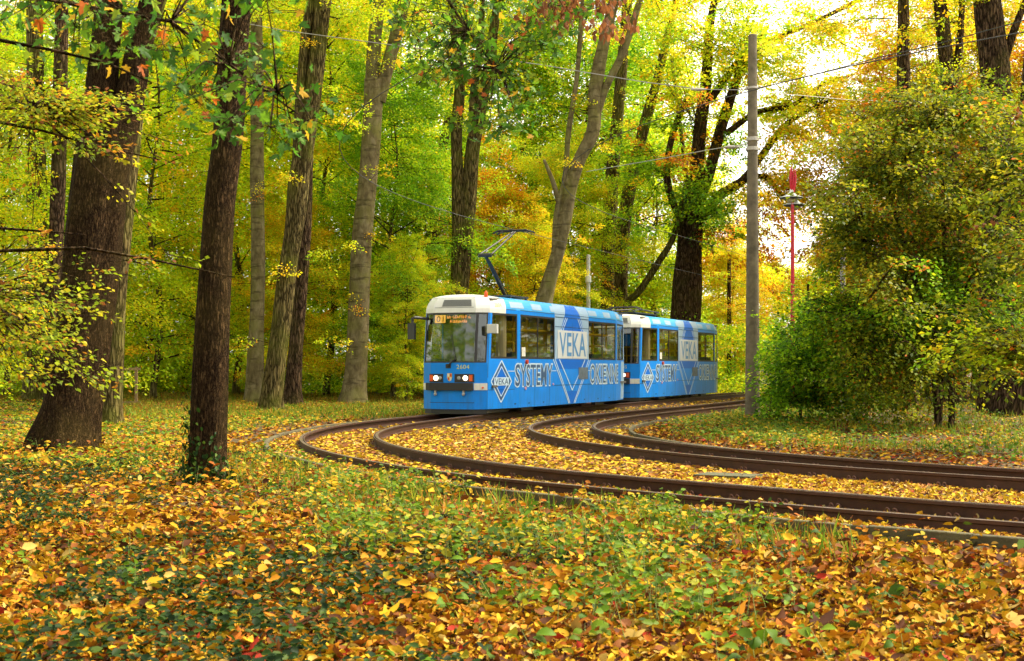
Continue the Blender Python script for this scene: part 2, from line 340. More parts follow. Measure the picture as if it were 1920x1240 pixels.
def track(name, label, L, zoff):
    e = empty(name, (0, 0, 0)); tag(e, label, 'tram track', 'pair of curving tram tracks')
    for sgn in (1, -1):
        K = resample(offs(L, sgn*.7475), .35); mb = MB()
        pr = [(u*sgn*-1, z) for u, z in RAILP]
        sweep(mb, K, pr)
        me = mb.build('rail', [RUST, WORN], e)
        mi = [1 if all(me.data.vertices[v].co.z > -.010 for v in p.vertices) else 0 for p in me.data.polygons]
        me.data.polygons.foreach_set('material_index', mi)
        # spring clips on the side of the rail facing the viewer
        S = resample(offs(L, sgn*.7475-.055), .72); cm = None
        for i in range(2, len(S)-2):
            if not (11 < S[i, 1] < 36 and abs(S[i, 0]) < S[i, 1]*.42): continue
            d = S[i+1]-S[i]; a = math.atan2(d[1], d[0])
            if cm is None:
                mm = MB()
                for ox in (-.045, .045):
                    pts = [(ox+.026*math.cos(t), -.015-.008*math.sin(t), -.150+.034*math.sin(t)) for t in np.linspace(-.5, math.pi+.3, 8)]
                    mm.tube(pts, .009, 6)
                mm.box(-.07, .07, -.05, 0, -.168, -.150)
                c = mm.build('rail_clip', CLIPM, me); cm = c
            else: c = cm.copy(); C.objects.link(c); c.parent = me
            c.location = (S[i, 0], S[i, 1], 0); c.rotation_euler = (0, 0, a)
    return e
CLIPM = solid('clip_steel', (.16, .075, .05), .6, .2)
track('tram_track', 'rusty grooved track nearest the viewer, the one carrying the blue tram', T1, 0)
track('tram_track', 'rusty grooved track on the inside of the bend, passing the concrete pole', T2, 0)
mb = MB(); c = P(1365, 893, 20.5); mb.box(-.42, .42, -.28, .28, -.09, -.035)
o = mb.build('concrete_slab', solid('mossy_slab', (.06, .06, .025), .9, bump=.4, var=.4)); o.location = (c[0], c[1], -.095); o.rotation_euler = (0, 0, -.5)
tag(o, 'mossy flat concrete slab lying in the leaves between the two tracks', 'slab')
# ------------------------------------------------------------------ the tram cars
BLUE = solid('tram_blue_paint', (.004, .225, .78), .38, 0, .22, var=.07, scale=12)
SKY = solid('tram_light_blue', (.05, .36, .76), .38, 0, .25, var=.06, scale=12)
PALE = solid('tram_pale_blue_grey', (.28, .42, .60), .4, var=.05, scale=14)
DEEP = solid('tram_deep_blue', (.003, .13, .60), .4, 0, .2)
SLATE = solid('lettering_slate', (.035, .085, .19), .45)
LINEW = solid('lettering_pale', (.52, .66, .78), .4)
WHITE = solid('cream_paint', (.68, .67, .61), .35, var=.06, scale=10)
BLACK = solid('black_rubber', (.018, .016, .016), .55)
DGREY = solid('dark_grey_metal', (.05, .05, .052), .5, .3)
GREY = solid('grey_plastic', (.33, .33, .31), .5)
YEL = solid('yellow_handrail', (.85, .55, .02), .35)
SEATM = solid('seat_fabric', (.02, .06, .16), .8)
FLOORM = solid('tram_lino', (.10, .09, .08), .7)
CREAM = solid('cream_panel', (.5, .42, .28), .5)
LAMPW = glow('headlamp_glow', (1, .80, .50), 2.2); LEDA = glow('led_amber', (1, .34, .07), 1.1); LEDY = glow('led_yellow', (1, .50, .08), .9)
ORG = solid('orange_lens', (.75, .10, .01), .3); REDM = solid('red_lens', (.55, .05, .015), .35); PINK = solid('pink_lens', (.6, .3, .38), .4)
YGR = solid('number_yellow', (.62, .62, .12), .5); GOLD = solid('crest_gold', (.7, .5, .12), .45)
def grime(m):
    n = m.node_tree; b = [x for x in n.nodes if x.type == 'BSDF_PRINCIPLED'][0]; src = b.inputs['Base Color'].links[0].from_socket
    tc = N(n, 'ShaderNodeTexCoord'); mp = N(n, 'ShaderNodeMapping'); mp.inputs['Scale'].default_value = (2.2, 2.2, .35); n.links.new(tc.outputs['Object'], mp.inputs[0])
    nz = N(n, 'ShaderNodeTexNoise'); nz.inputs['Scale'].default_value = 3; nz.inputs['Detail'].default_value = 9; nz.inputs['Roughness'].default_value = .7; n.links.new(mp.outputs[0], nz.inputs['Vector'])
    sx = N(n, 'ShaderNodeSeparateXYZ'); n.links.new(tc.outputs['Object'], sx.inputs[0])
    zr = N(n, 'ShaderNodeMapRange'); zr.inputs['From Min'].default_value = .1; zr.inputs['From Max'].default_value = 1.1; zr.inputs['To Min'].default_value = .45; zr.inputs['To Max'].default_value = .10; n.links.new(sx.outputs[2], zr.inputs[0])
    mr = N(n, 'ShaderNodeMapRange'); mr.inputs['From Min'].default_value = .42; mr.inputs['From Max'].default_value = .72; n.links.new(nz.outputs[0], mr.inputs[0])
    ml = N(n, 'ShaderNodeMath', operation='MULTIPLY'); n.links.new(mr.outputs[0], ml.inputs[0]); n.links.new(zr.outputs[0], ml.inputs[1])
    mx = N(n, 'ShaderNodeMix', data_type='RGBA'); n.links.new(ml.outputs[0], mx.inputs[0]); n.links.new(src, mx.inputs[6]); mx.inputs[7].default_value = (.06, .075, .085, 1)
    n.links.new(mx.outputs[2], b.inputs['Base Color'])
for m_ in (BLUE, SKY, WHITE): grime(m_)
def glass(name, tint, refl, rough=.03):
    m, n, o = mat(name); t = N(n, 'ShaderNodeBsdfTransparent'); t.inputs[0].default_value = (*tint, 1)
    g = N(n, 'ShaderNodeBsdfGlossy'); g.inputs['Roughness'].default_value = rough; g.inputs[0].default_value = (.9, .95, .9, 1)
    fr = N(n, 'ShaderNodeFresnel'); ge = N(n, 'ShaderNodeNewGeometry'); io = N(n, 'ShaderNodeMapRange'); io.inputs['To Min'].default_value = 1.42; io.inputs['To Max'].default_value = 1/1.42; n.links.new(ge.outputs['Backfacing'], io.inputs[0]); n.links.new(io.outputs[0], fr.inputs[0]); ad = N(n, 'ShaderNodeMath', operation='ADD'); ad.inputs[1].default_value = refl
    n.links.new(fr.outputs[0], ad.inputs[0]); mx = N(n, 'ShaderNodeMixShader'); n.links.new(ad.outputs[0], mx.inputs[0])
    n.links.new(t.outputs[0], mx.inputs[1]); n.links.new(g.outputs[0], mx.inputs[2]); n.links.new(mx.outputs[0], o.inputs[0]); return m
GLASS = glass('tram_window_glass', (.66, .66, .56), .01); WGLASS = glass('windscreen_glass', (.28, .28, .25), .06)
LEN = 14.1
def hw(x): return 1.02+.25*(x-.25)/1.95 if x < 2.2 else (1.27 if x < 12.1 else 1.27-.33*(x-12.1)/2.0)
def lean(z): return .0 if z < 1.5 else .17*(z-1.5)/1.5 if z < 3 else .17+.17*((z-3)/.44)**1.6
def tumble(z): return 0 if z < 3.11 else .13*((z-3.11)/.33)**1.7
def S(x, z, o=0, sd=-1):
    y = hw(x)-tumble(z)+o-.025*max(0, (1-z)/.9)
    xx = x+max(0, 1-(x-.25)/1.95)*lean(z) if x < 2.2 else x-(lean(z)*.4 if x > 13.9 else 0)
    return (xx, sd*y, z)
def Fr(y, z, o=0):
    a = abs(y); x = lean(z)+(.25*(a-.68)/.34 if a > .68 else -.03*(1-(a/.68)**2))
    nx, ny = (-.806, .592*(1 if y > 0 else -1)) if a > .68 else (-1, 0)
    k = 1-tumble(z)/1.02
    return (x+nx*o, y*k+ny*o, z)
XB = [.25, .9, 1.55, 2.2, 4, 6, 8, 10, 12.1, 12.8, 13.5, LEN]
ZB = [.16, .45, 1, 1.5, 2.2, 3, 3.11, 3.2, 3.28, 3.36, 3.44]
def cuts(a, b, B): return [a]+[t for t in B if a+1e-4 < t < b-1e-4]+[b]
def skin(mb, fn, u0, u1, z0, z1, o0, o1, UB):
    us, zs = cuts(u0, u1, UB), cuts(z0, z1, ZB)
    for a, b in zip(us[:-1], us[1:]):
        for c, d in zip(zs[:-1], zs[1:]):
            vs = [fn(u, z, o) for o in (o0, o1) for u in (a, b) for z in (c, d)]
            fs = [(0, 1, 3, 2), (4, 6, 7, 5)]
            if c == zs[0]: fs.append((0, 2, 6, 4))
            if d == zs[-1]: fs.append((1, 5, 7, 3))
            if a == us[0]: fs.append((0, 4, 5, 1))
            if b == us[-1]: fs.append((2, 3, 7, 6))
            mb.add(vs, fs)
def sheet(mb, fn, u0, u1, z0, z1, o, UB):
    us, zs = cuts(u0, u1, UB), cuts(z0, z1, ZB)
    for a, b in zip(us[:-1], us[1:]):
        for c, d in zip(zs[:-1], zs[1:]): mb.add([fn(a, c, o), fn(b, c, o), fn(b, d, o), fn(a, d, o)], [(0, 1, 2, 3)])
YBF = [-1.02, -.68, -.4, 0, .4, .68, 1.02]
def strip(mb, pts, wd, o, fn=S, closed=False):       # a painted line in panel coordinates
    P2 = [np.array(p, float) for p in pts]
    if closed: P2.append(P2[0])
    for a, b in zip(P2[:-1], P2[1:]):
        n = max(1, int(np.linalg.norm(b-a)/.5)); d = (b-a)/np.linalg.norm(b-a); q = np.array([-d[1], d[0]])*wd/2
        for i in range(n):
            c = a+(b-a)*i/n; e = a+(b-a)*(i+1)/n
            mb.add([fn(*(c-q), o), fn(*(e-q), o), fn(*(e+q), o), fn(*(c+q), o)], [(0, 1, 2, 3)])
def poly(mb, pts, o, fn=S): mb.add([fn(*p, o) for p in pts], [tuple(range(len(pts)))])
_tc = {}
def text_mesh(s, outline=0.0):
    k = (s, outline)
    if k not in _tc:
        c = bpy.data.curves.new('lettering', 'FONT'); c.body = s; c.offset = outline; c.resolution_u = 3; c.space_character = 1.06
        o = bpy.data.objects.new('lettering', c); bpy.context.scene.collection.objects.link(o)
        bpy.context.view_layer.update(); dg = bpy.context.evaluated_depsgraph_get(); m = bpy.data.meshes.new_from_object(o.evaluated_get(dg))
        v = np.array([p.co[:2] for p in m.vertices]); f = [tuple(p.vertices) for p in m.polygons]
        bpy.data.objects.remove(o); bpy.data.curves.remove(c); bpy.data.meshes.remove(m); _tc[k] = (v, f)
    return _tc[k]
def text(mb, s, x0, x1, z0, z1, o, fn=S, outline=0.0, flip=False):
    v0, _ = text_mesh(s); lo, hi = v0.min(0), v0.max(0); v, f = text_mesh(s, outline)
    t = (v-lo)/(hi-lo)
    mb.add([fn(x0+(x1-x0)*a, z0+(z1-z0)*b, o) for a, b in t], f)
WIN = [(.42, 2.05), (2.27, 5.36), (8.84, 12.0)]
def tram(name, label, loc, rz, number, raised):
    e = empty(name, loc, rz); tag(e, label, 'tram car', 'coupled cars of the blue tram')
    B = MB()                                         # body shell, both sides, front and back, with real window openings
    for sd in (-1, 1):
        fn = lambda x, z, o=0, sd=sd: S(x, z, o, sd)
        skin(B, fn, .25, LEN, .16, 1.64, 0, -.05, XB)
        wins = WIN+[(12.2, 13.9)] if sd == -1 else [(.42, 2.05), (2.27, 3.6), (3.75, 5.3), (5.45, 8.7), (8.84, 12.0), (12.2, 13.9)]
        x = .25
        for a, b in wins: skin(B, fn, x, a, 1.64, 2.99, 0, -.05, XB); x = b
        skin(B, fn, x, LEN, 1.64, 2.99, 0, -.05, XB)
        skin(B, fn, 1.28, LEN, 2.99, 3.11, 0, -.05, XB)
        B.m = 1; skin(B, fn, 1.28, LEN, 3.11, 3.44, 0, -.05, XB); B.m = 0
    skin(B, Fr, -1.02, 1.02, .16, 1.52, 0, -.05, YBF)
    for a, b in ((-1.02, -.99), (.99, 1.02)): skin(B, Fr, a, b, 1.52, 2.99, 0, -.05, YBF)
    zs = [(.16, 1.6), (2.95, 3.44)]
    for z0, z1 in zs: B.box(LEN-.06, LEN-.01, -hw(LEN)+.06, hw(LEN)-.06, z0, z1)
    body = B.build('body', [BLUE, SKY], e)
    B = MB()                                         # roof vault
    rx = [1.25, 1.6, 2.2, 4, 6, 8, 10, 12.1, 12.8, 13.5, LEN-.15]; vs = []; nn = 13
    for x in rx:
        for j in range(nn):
            t = -1+2*j/(nn-1); hh = (hw(max(.25, min(x, LEN)))-.13); tpr = 1
            vs.append((x, t*hh, 3.44+.10*tpr*(1-abs(t)**2.6)))
    B.add(vs, [(i*nn+j, (i+1)*nn+j, (i+1)*nn+j+1, i*nn+j+1) for i in range(len(rx)-1) for j in range(nn-1)])
    B.build('roof', SKY, e)
    B = MB()                                         # cream cap over the cab
    skin(B, Fr, -1.02, 1.02, 2.99, 3.44, .006, -.05, YBF)
    for sd in (-1, 1): skin(B, lambda x, z, o=0, sd=sd: S(x, z, o, sd), .25, 1.28, 2.99, 3.44, .006, -.05, XB)
    vs = []
    x0 = lean(3.44)
    for x, hh, g in ((x0-.006, .60, 0), (x0+.09, .70, .55), (x0+.25, .893, .85), (x0+.5, .94, 1), (1.28, 1.035, 1)):
        for j in range(nn):
            t = -1+2*j/(nn-1); vs.append((x, t*hh, 3.446+.108*g*(1-abs(t)**2.6)))
    B.add(vs, [(i*nn+j, (i+1)*nn+j, (i+1)*nn+j+1, i*nn+j+1) for i in range(4) for j in range(nn-1)])
    cap = B.build('roof_cap', WHITE, e)
    B = MB(); skin(B, Fr, -.55, .40, 3.17, 3.38, .012, .002, YBF); B.build('grille', GREY, cap)
    B = MB()
    for k in range(6): skin(B, Fr, -.54, .39, 3.185+.033*k, 3.197+.033*k, .022, .010, YBF)
    skin(B, Fr, -.62, .62, 3.135, 3.145, .012, .004, YBF)
    B.build('slats', DGREY, cap)
    # glazing
    for a, b in WIN+[(12.2, 13.9)]:
        B = MB(); sheet(B, S, a, b, 1.64, 2.99, -.014, XB)
        gl = B.build('window', GLASS, e)
        B = MB()
        for u0, u1, z0, z1 in ((a, a+.05, 1.64, 2.99), (b-.05, b, 1.64, 2.99), (a+.05, b-.05, 1.64, 1.70), (a+.05, b-.05, 2.93, 2.99)): skin(B, S, u0, u1, z0, z1, -.002, -.03, XB)
        if b-a > 2: skin(B, S, (a+b)/2-.03, (a+b)/2+.03, 1.70, 2.93, -.003, -.03, XB)
        B.build('frame', BLACK, gl)
    for a, b in ((2.27, 5.3), (5.45, 8.7), (8.84, 12.0)):
        B = MB(); sheet(B, lambda x, z, o=0: S(x, z, o, 1), a, b, 1.64, 2.99, -.014, XB); B.f = [q_[::-1] for q_ in B.f]
        B.build('window', GLASS, e)
    B = MB(); sheet(B, Fr, -.70, .99, 1.52, 2.99, -.008, YBF); sheet(B, Fr, -.99, -.76, 1.52, 2.99, -.008, YBF); B.f = [q_[::-1] for q_ in B.f]
    ws = B.build('windscreen', WGLASS, e)
    B = MB()
    for a, b, c, d in ((-.76, -.70, 1.52, 2.99), (-.99, -.96, 1.55, 2.96), (.95, .99, 1.55, 2.96), (-.99, .99, 1.52, 1.56), (-.99, .99, 2.94, 2.99)): skin(B, Fr, a, b, c, d, .004, -.02, YBF)
    B.build('frame', BLACK, ws)
    if raised:
        B = MB(); skin(B, Fr, -.66, .85, 2.66, 2.95, -.03, -.10, YBF); dp = B.build('destination_display', BLACK, e)
        B = MB(); skin(B, Fr, .27, .62, 2.69, 2.92, -.020, -.028, YBF); B.build('route_panel', LEDY, dp)
        B = MB(); text(B, '01', .56, .33, 2.72, 2.89, -.014, Fr); B.build('route_number', RUST, dp)
        B = MB()                                     # two lines of amber characters, too small to read
        rg = np.random.default_rng(4)
        for z0, y0, y1 in ((2.82, .22, -.52), (2.69, .12, -.40)):
            y = y0
            while y > y1:
                wch = rg.uniform(.035, .055)
                for (a, b, c, d) in ((0, .3, 0, 1), (.3, 1, .8, 1), (.3, 1, .4, .6), (.7, 1, 0, .4), (.3, .7, 0, .18)):
                    if rg.random() < .68: skin(B, Fr, y-wch*b, y-wch*a, z0+.085*c, z0+.085*d, -.020, -.024, [])
                y -= wch+.018
        B.build('led_text', LEDA, dp)
    # front end
    hs2 = []
    for y0, y1 in ((-.70, -.10), (.27, .72)):
        B = MB(); skin(B, Fr, y0, y1, .945, 1.19, .014, -.01, YBF); hs2.append(B.build('lamp_housing', BLACK, e))
    for yc, r, m_, nm in ((-.44, .072, LAMPW, 'headlight'), (.50, .072, LAMPW, 'headlight'), (-.24, .055, GREY, 'fog_lamp'), (.36, .055, GREY, 'fog_lamp')):
        B = MB(); B.lathe([(r*.6, -.045), (r, -.03), (r*1.05, 0)], (Fr(yc, 1.07)[0]+.0, yc, 1.07), 16, 'x'); B.build(nm, m_, hs2[yc > 0])
    for q_, (a, b) in enumerate(((-.66, -.555), (.605, .70))):
        B = MB(); skin(B, Fr, a, b, .98, 1.16, .026, .01, []); B.build('indicator', ORG, hs2[q_])
    B = MB(); skin(B, Fr, -.68, .80, .71, .93, .09, -.01, YBF); B.build('bumper', BLACK, e)
    
    for a, b in ((-1.015, -.69), (.82, 1.01)):
        B = MB(); skin(B, Fr, a, b, .72, .92, .02, 0, []); B.build('bumper_end', WHITE, e)
    if raised:
        B = MB(); B.tube([Fr(-.90, .79, .024), Fr(-.90, .79, .05)], .03, 8); B.build('side_marker', ORG, e)
    for yc in (-.40, .50):
        B = MB(); B.lathe([(.03, 0), (.045, -.05), (.05, -.07), (.02, -.09)], (Fr(yc, .62)[0], yc, .60), 12, 'x'); B.box(Fr(yc, .62)[0]-.07, Fr(yc, .62)[0], yc-.03, yc+.03, .65, .71); B.build('jacking_lug', GREY, e)
    B = MB(); skin(B, Fr, -.70, .72, .345, .36, .004, 0, YBF); skin(B, Fr, -1.0, 1.0, .02, .155, -.03, -.10, YBF); B.box(.3, 2.0, -.98, .98, .04, .14); B.build('front_skirt', BLACK, e)
    B = MB(); text(B, number, -.16, -.56, 1.335, 1.46, .006, Fr); B.build('fleet_number', YGR, e)
    sh = [(-.075, 1.21), (-.08, 1.08), (-.045, 1.0), (0, .975), (.045, 1.0), (.08, 1.08), (.075, 1.21)]
    B = MB(); poly(B, [(.06-y, z) for y, z in sh], .008, Fr); cr_ = B.build('crest', GOLD, e)
    B = MB(); poly(B, [(.055, 1.2), (-.005, 1.2), (-.005, 1.11), (.055, 1.11)], .011, Fr); poly(B, [(.115, 1.09), (.065, 1.09), (.065, 1.0), (.115, 1.03)], .011, Fr); B.build('crest_field', REDM, cr_)
    B = MB(); poly(B, [(.125, 1.2), (.07, 1.2), (.07, 1.12), (.125, 1.12)], .011, Fr); poly(B, [(.05, 1.09), (.0, 1.09), (.0, 1.01), (.05, .99)], .011, Fr); B.build('crest_field', WHITE, cr_)
    # wiper, mirrors
    B = MB(); B.tube([Fr(.10, 1.42, .05), Fr(.02, 1.50, .06), Fr(-.12, 1.62, .05)], .022, 6); B.tube([Fr(-.12, 1.60, .04), Fr(.04, 2.35, .03)], .010, 5); B.box(-.05, .02, .02, .18, 1.36, 1.48); B.build('wiper', BLACK, e)
    B = MB(); B.tube([Fr(.98, 2.83, 0), Fr(.98, 2.86, .4), (.30, 1.40, 2.84)], .042, 7); arm = B.build('mirror_arm', DGREY, e)
    B = MB(); B.tube([(.30, 1.42, 2.86), (.30, 1.42, 2.70)], .045, 7); B.box(.24, .36, 1.33, 1.55, 2.22, 2.70); B.build('mirror', DGREY, arm)
    if raised:
        B = MB(); B.box(.05, .16, -1.40, -1.08, 2.37, 2.64); B.box(.03, .05, -1.385, -1.095, 2.385, 2.625); B.tube([(.12, -1.1, 2.5), (.34, -1.0, 2.5)], .02, 6); B.build('mirror', GREYW, e)
        B = MB(); B.lathe([(.055, 3.42), (.06, 3.5), (.05, 3.58), (.02, 3.64)], (.62, -.82, 0), 12); B.build('roof_beacon', ORG, e)
        B = MB(); text(B, number, .55, 1.0, 3.17, 3.30, .012); B.build('fleet_number', GOLD, cap)
    # advertising on the side
    B = MB()
    skin(B, S, 5.36, 8.84, 1.655, 3.44, .004, .001, XB); B.build('advert_panel', PALE, body)
    B = MB(); poly(B, [(5.52, 1.652), (8.72, 1.652), (7.32, .18), (6.92, .18)], .005)
    for q in range(6):
        z0 = 2.6+q*.14; z1 = z0+.14
        def xw(z): return .25+(3.75-z)*.82
        poly(B, [(7.12-xw(z0), z0), (7.12+xw(z0), z0), (7.12+xw(z1), z1), (7.12-xw(z1), z1)], .008)
    B.build('advert_diamond', DEEP, body)
    B = MB()
    for dx in (0, .18): strip(B, [(5.20+dx, 1.645), (6.82+dx*.6, .18)], .045, .009); strip(B, [(9.02-dx, 1.645), (7.42-dx*.6, .18)], .045, .009)
    strip(B, [(5.80, 1.645), (7.12, .62), (8.44, 1.645)], .05, .009)
    for sgn in (-1, 1):
        for k in (0, .17): strip(B, [(7.12+sgn*(.62+k+.35), 2.6), (7.12+sgn*(.12+k), 3.43)], .04, .011)
    strip(B, [(5.42, 1.66), (5.62, 2.3), (5.95, 2.62)], .05, .011); strip(B, [(8.80, 1.66), (8.62, 2.3), (8.35, 2.62)], .05, .011)
    B.build('advert_lines', LINEW, body)
    B = MB()
    for a, b, c, d in ((5.62, 5.72, 1.68, 2.60), (8.54, 8.64, 1.68, 2.60), (5.72, 8.54, 1.68, 1.75), (5.72, 8.54, 2.53, 2.60)): skin(B, S, a, b, c, d, .014, .010, XB)
    skin(B, S, 5.72, 8.54, 1.75, 2.53, .012, .008, XB)
    B.build('advert_box', solid('advert_white', (.58, .60, .62), .4) if 'advert_white' not in bpy.data.materials else bpy.data.materials['advert_white'], body)
    B = MB(); text(B, 'VEKA', 5.80, 8.48, 1.76, 2.52, .018, outline=.012); B.build('lettering', bpy.data.materials['lettering_mid'], body)
    B = MB(); strip(B, [(5.37, 3.02), (8.83, 3.02)], .02, .014); strip(B, [(5.37, 2.71), (8.83, 2.71)], .02, .014); strip(B, [(7.1, 1.66), (7.1, 3.4)], .012, .0195)
    for x0 in (3.55, 4.9, 10.3): strip(B, [(x0, .17), (x0, .78)], .02, .003)
    strip(B, [(2.6, .80), (4.6, .80)], .02, .003); strip(B, [(5.3, .80), (9.2, .80)], .015, .0095); strip(B, [(9.6, .78), (12, .78)], .015, .003); strip(B, [(.28, .72), (1.9, .72)], .014, .003)
    strip(B, [(1.3, 3.115), (13.9, 3.115)], .018, .005); strip(B, [(.27, .17), (.27, 2.98)], .03, .003)
    for x0 in (1.9, 3.0, 4.3, 8.4, 9.9, 11.2): poly(B, [(x0, .26), (x0+.12, .26), (x0+.12, .30), (x0, .30)], .004)
    B.build('seams', bpy.data.materials['seam_dark'], body)
    B = MB()
    cx, cz = 1.08, .965
    strip(B, [(cx-.62, cz), (cx, cz+.62), (cx+.62, cz), (cx, cz-.62)], .045, .006, closed=True)
    strip(B, [(cx-.44, cz), (cx, cz+.44), (cx+.44, cz), (cx, cz-.44)], .03, .006, closed=True)
    strip(B, [(cx+.4, 1.27), (1.98, 1.27)], .022, .005); strip(B, [(5.05, 1.27), (5.5, 1.27)], .022, .010); strip(B, [(8.75, 1.27), (9.05, 1.27)], .022, .010)
    poly(B, [(cx-.44, cz-.12), (cx+.44, cz-.12), (cx+.44, cz+.12), (cx-.44, cz+.12)], .010); lg = B.build('emblem', LINEW, body)
    B = MB(); poly(B, [(cx-.5, cz), (cx, cz-.5), (cx+.5, cz), (cx, cz+.5)], .003); B.build('emblem_field', DEEP, lg)
    B = MB(); strip(B, [(cx-.53, cz), (cx, cz+.53), (cx+.53, cz), (cx, cz-.53)], .07, .0045, closed=True); text(B, 'VEKA', cx-.40, cx+.40, cz-.09, cz+.09, .013, outline=.01); B.build('emblem_text', SLATE, lg)
    for wd_, a, b, o2 in (('SYSTEMY', 1.93, 5.12, .008), ('OKIENNE', 9.0, 12.5, -.006)):
        B = MB(); text(B, wd_, a, b, .82, 1.47, .004, outline=.055); B.build('lettering_edge', LINEW, body)
        B = MB(); text(B, wd_, a, b, .82, 1.47, .009, outline=o2); B.build('lettering', SLATE, body)
    for x0, x1, z0, z1 in ((1.6, 2.6, 3.17, 3.36), (3.3, 4.2, 3.17, 3.36), (5.0, 5.36, 3.17, 3.36), (8.9, 9.8, 3.17, 3.36), (10.6, 11.4, 3.17, 3.36), (12.1, 13.0, 3.17, 3.36), (13.3, LEN, .2, 1.6), (13.95, LEN, 1.64, 3.4)):
        B = MB(); skin(B, S, x0, x1, z0, z1, .0045, .001, XB); B.build('advert_patch', PALE, body)
    B = MB(); B.tube([S(2.75, 1.55, 0), S(2.75, 1.55, .07)], .07, 12); B.build('side_marker', REDM, body)
    B = MB(); B.tube([S(2.7, .74, 0), S(2.7, .74, .03)], .05, 10); B.tube([S(5.2, .84, 0), S(5.2, .84, .03)], .035, 10); B.build('side_reflector', PINK, body)
    B = MB(); poly(B, [(2.40, 1.72), (2.72, 1.72), (2.72, 2.0), (2.40, 2.0)], -.004); B.build('window_sticker', WHITE, body)
    B = MB(); skin(B, S, 7.75, 8.75, .98, 1.38, .0145, .011, XB); B.build('access_panel', solid('dull_grey_panel', (.10, .13, .17), .6, var=.3, scale=40) if 'dull_grey_panel' not in bpy.data.materials else bpy.data.materials['dull_grey_panel'], body)
    # inside
    B = MB(); B.box(.5, LEN-.2, -1.1, 1.1, .80, .86); B.box(2.0, 2.06, -.2, 1.15, .86, 3.0); B.box(.6, LEN-.3, -1.0, 1.0, 3.38, 3.42); B.build('floor', FLOORM, e)
    B = MB(); B.tube([(1.62, -.90, .86), (1.62, -.90, 3.05)], .16, 12); B.build('cab_pillar', CREAM, e)
    B = MB(); B.box(.35, .75, -.75, .85, 1.25, 1.60); B.box(1.15, 1.6, -.25, .25, 1.2, 1.32); B.box(1.5, 1.62, -.25, .25, 1.3, 2.05); B.build('driver_desk', DGREY, e)
    for k in range(9):
        for y in (-.82, .82):
            B = MB(); x = 2.7+k*1.15; B.box(x, x+.42, y-.20, y+.20, 1.22, 1.28); B.box(x+.38, x+.44, y-.20, y+.20, 1.28, 1.86); B.box(x+.15, x+.22, y-.05, y+.05, .86, 1.22); B.build('seat', SEATM, e)
    B = MB()
    for x in (2.5, 3.6, 4.75, 6.6, 7.6, 9.3, 10.6, 11.6, 13.2):
        for y in (-.52, .52): B.tube([(x, y, .86), (x, y, 3.38)], .034, 6)
    for y in (-.52, .52, -.95): B.tube([(2.3, y, 2.55), (13.3, y, 2.55)], .034, 6)
    for x in (2.5, 4.75, 9.3, 11.6): B.tube([(x, -.95, 2.15), (x, .95, 2.15)], .034, 6)
    B.build('handrails', YEL, e)
    if not raised:
        B = MB(); B.tube([(.8, -.85, 2.2), (.8, .85, 2.2)], .03, 6); B.tube([(.8, -.85, 1.85), (.8, .85, 1.85)], .03, 6); B.tube([(.8, -.3, 1.1), (.8, -.3, 2.9)], .03, 6); B.build('cab_rail', YEL, e)
    # running gear
    B = MB(); B.box(.8, 13.6, -.95, .95, .30, .78); B.build('underframe', BLACK, e)
    for xb in (3.3, 10.6):
        B = MB(); B.box(xb-1.4, xb+1.4, -1.08, -.92, .22, .42); B.box(xb-1.4, xb+1.4, .92, 1.08, .22, .42); B.box(xb-.35, xb+.35, -.5, .5, .06, .4); B.box(xb-.5, xb+.5, -1.1, -.95, .05, .14); bo = B.build('bogie', DGREY, e)
        for dx in (-.95, .95):
            B = MB()
            for y in (-.78, .70): B.lathe([(.08, 0), (.31, 0), (.33, .02), (.33, .06), (.36, .075), (.36, .09), (.08, .09)], (xb+dx, y, .335), 28, 'y')
            B.tube([(xb+dx, -.75, .335), (xb+dx, .75, .335)], .07, 10); B.build('wheelset', RUST, bo)
    # current collector
    if raised:
        B = MB(); B.box(3.4, 5.0, -.5, .5, 3.60, 3.65)
        for y in (-.45, .45):
            for x in (3.5, 4.9): B.tube([(x, y, 3.5), (x, y, 3.66)], .05, 8)
        pg = B.build('pantograph', DGREY, e)
        B = MB(); B.tube([(4.2, 0, 3.68), (2.55, 0, 4.85)], .055, 8); B.tube([(4.0, -.18, 3.68), (2.6, -.10, 4.72)], .018, 6); B.tube([(2.55, -.22, 4.85), (2.55, .22, 4.85)], .06, 8); B.build('lower_arm', BLACK, pg)
        B = MB(); B.tube([(2.55, -.20, 4.87), (5.0, -.04, 5.78)], .028, 6); B.tube([(2.55, .20, 4.87), (5.0, .04, 5.78)], .028, 6); B.tube([(2.7, 0, 4.78), (4.85, 0, 5.64)], .012, 5); B.build('upper_arm', BLACK, pg)
        B = MB()
        for x in (4.83, 5.17): B.tube([(x, -.66, 5.74), (x, -.48, 5.82), (x, .48, 5.82), (x, .66, 5.74)], .028, 6)
        for y in (-.45, .45): B.box(4.83, 5.17, y-.03, y+.03, 5.76, 5.81)
        B.build('contact_head', BLACK, pg)
    else:
        B = MB(); B.box(1.5, 4.9, -.45, .45, 3.62, 3.67)
        for y in (-.5, .5): B.tube([(1.3, y, 3.72), (3.2, y*.4, 3.82), (5.0, y, 3.74)], .03, 6)
        for x in (1.35, 1.7): B.tube([(x, -.75, 3.74), (x, -.5, 3.86), (x, .5, 3.86), (x, .75, 3.74)], .028, 6)
        for x in (1.8, 4.7): B.box(x, x+.12, -.4, .4, 3.5, 3.64)
        B.build('pantograph', BLACK, e)
    return e
solid('lettering_mid', (.07, .24, .52), .4); solid('seam_dark', (.012, .06, .15), .6); GREYW = solid('mirror_cover', (.55, .54, .50), .5)
BZ = R(90-21.4)
tram('tram_car', 'leading blue and cream tram car with raised pantograph and lit headlights', (-1.757, 42.13, 0), BZ, '2604', True)
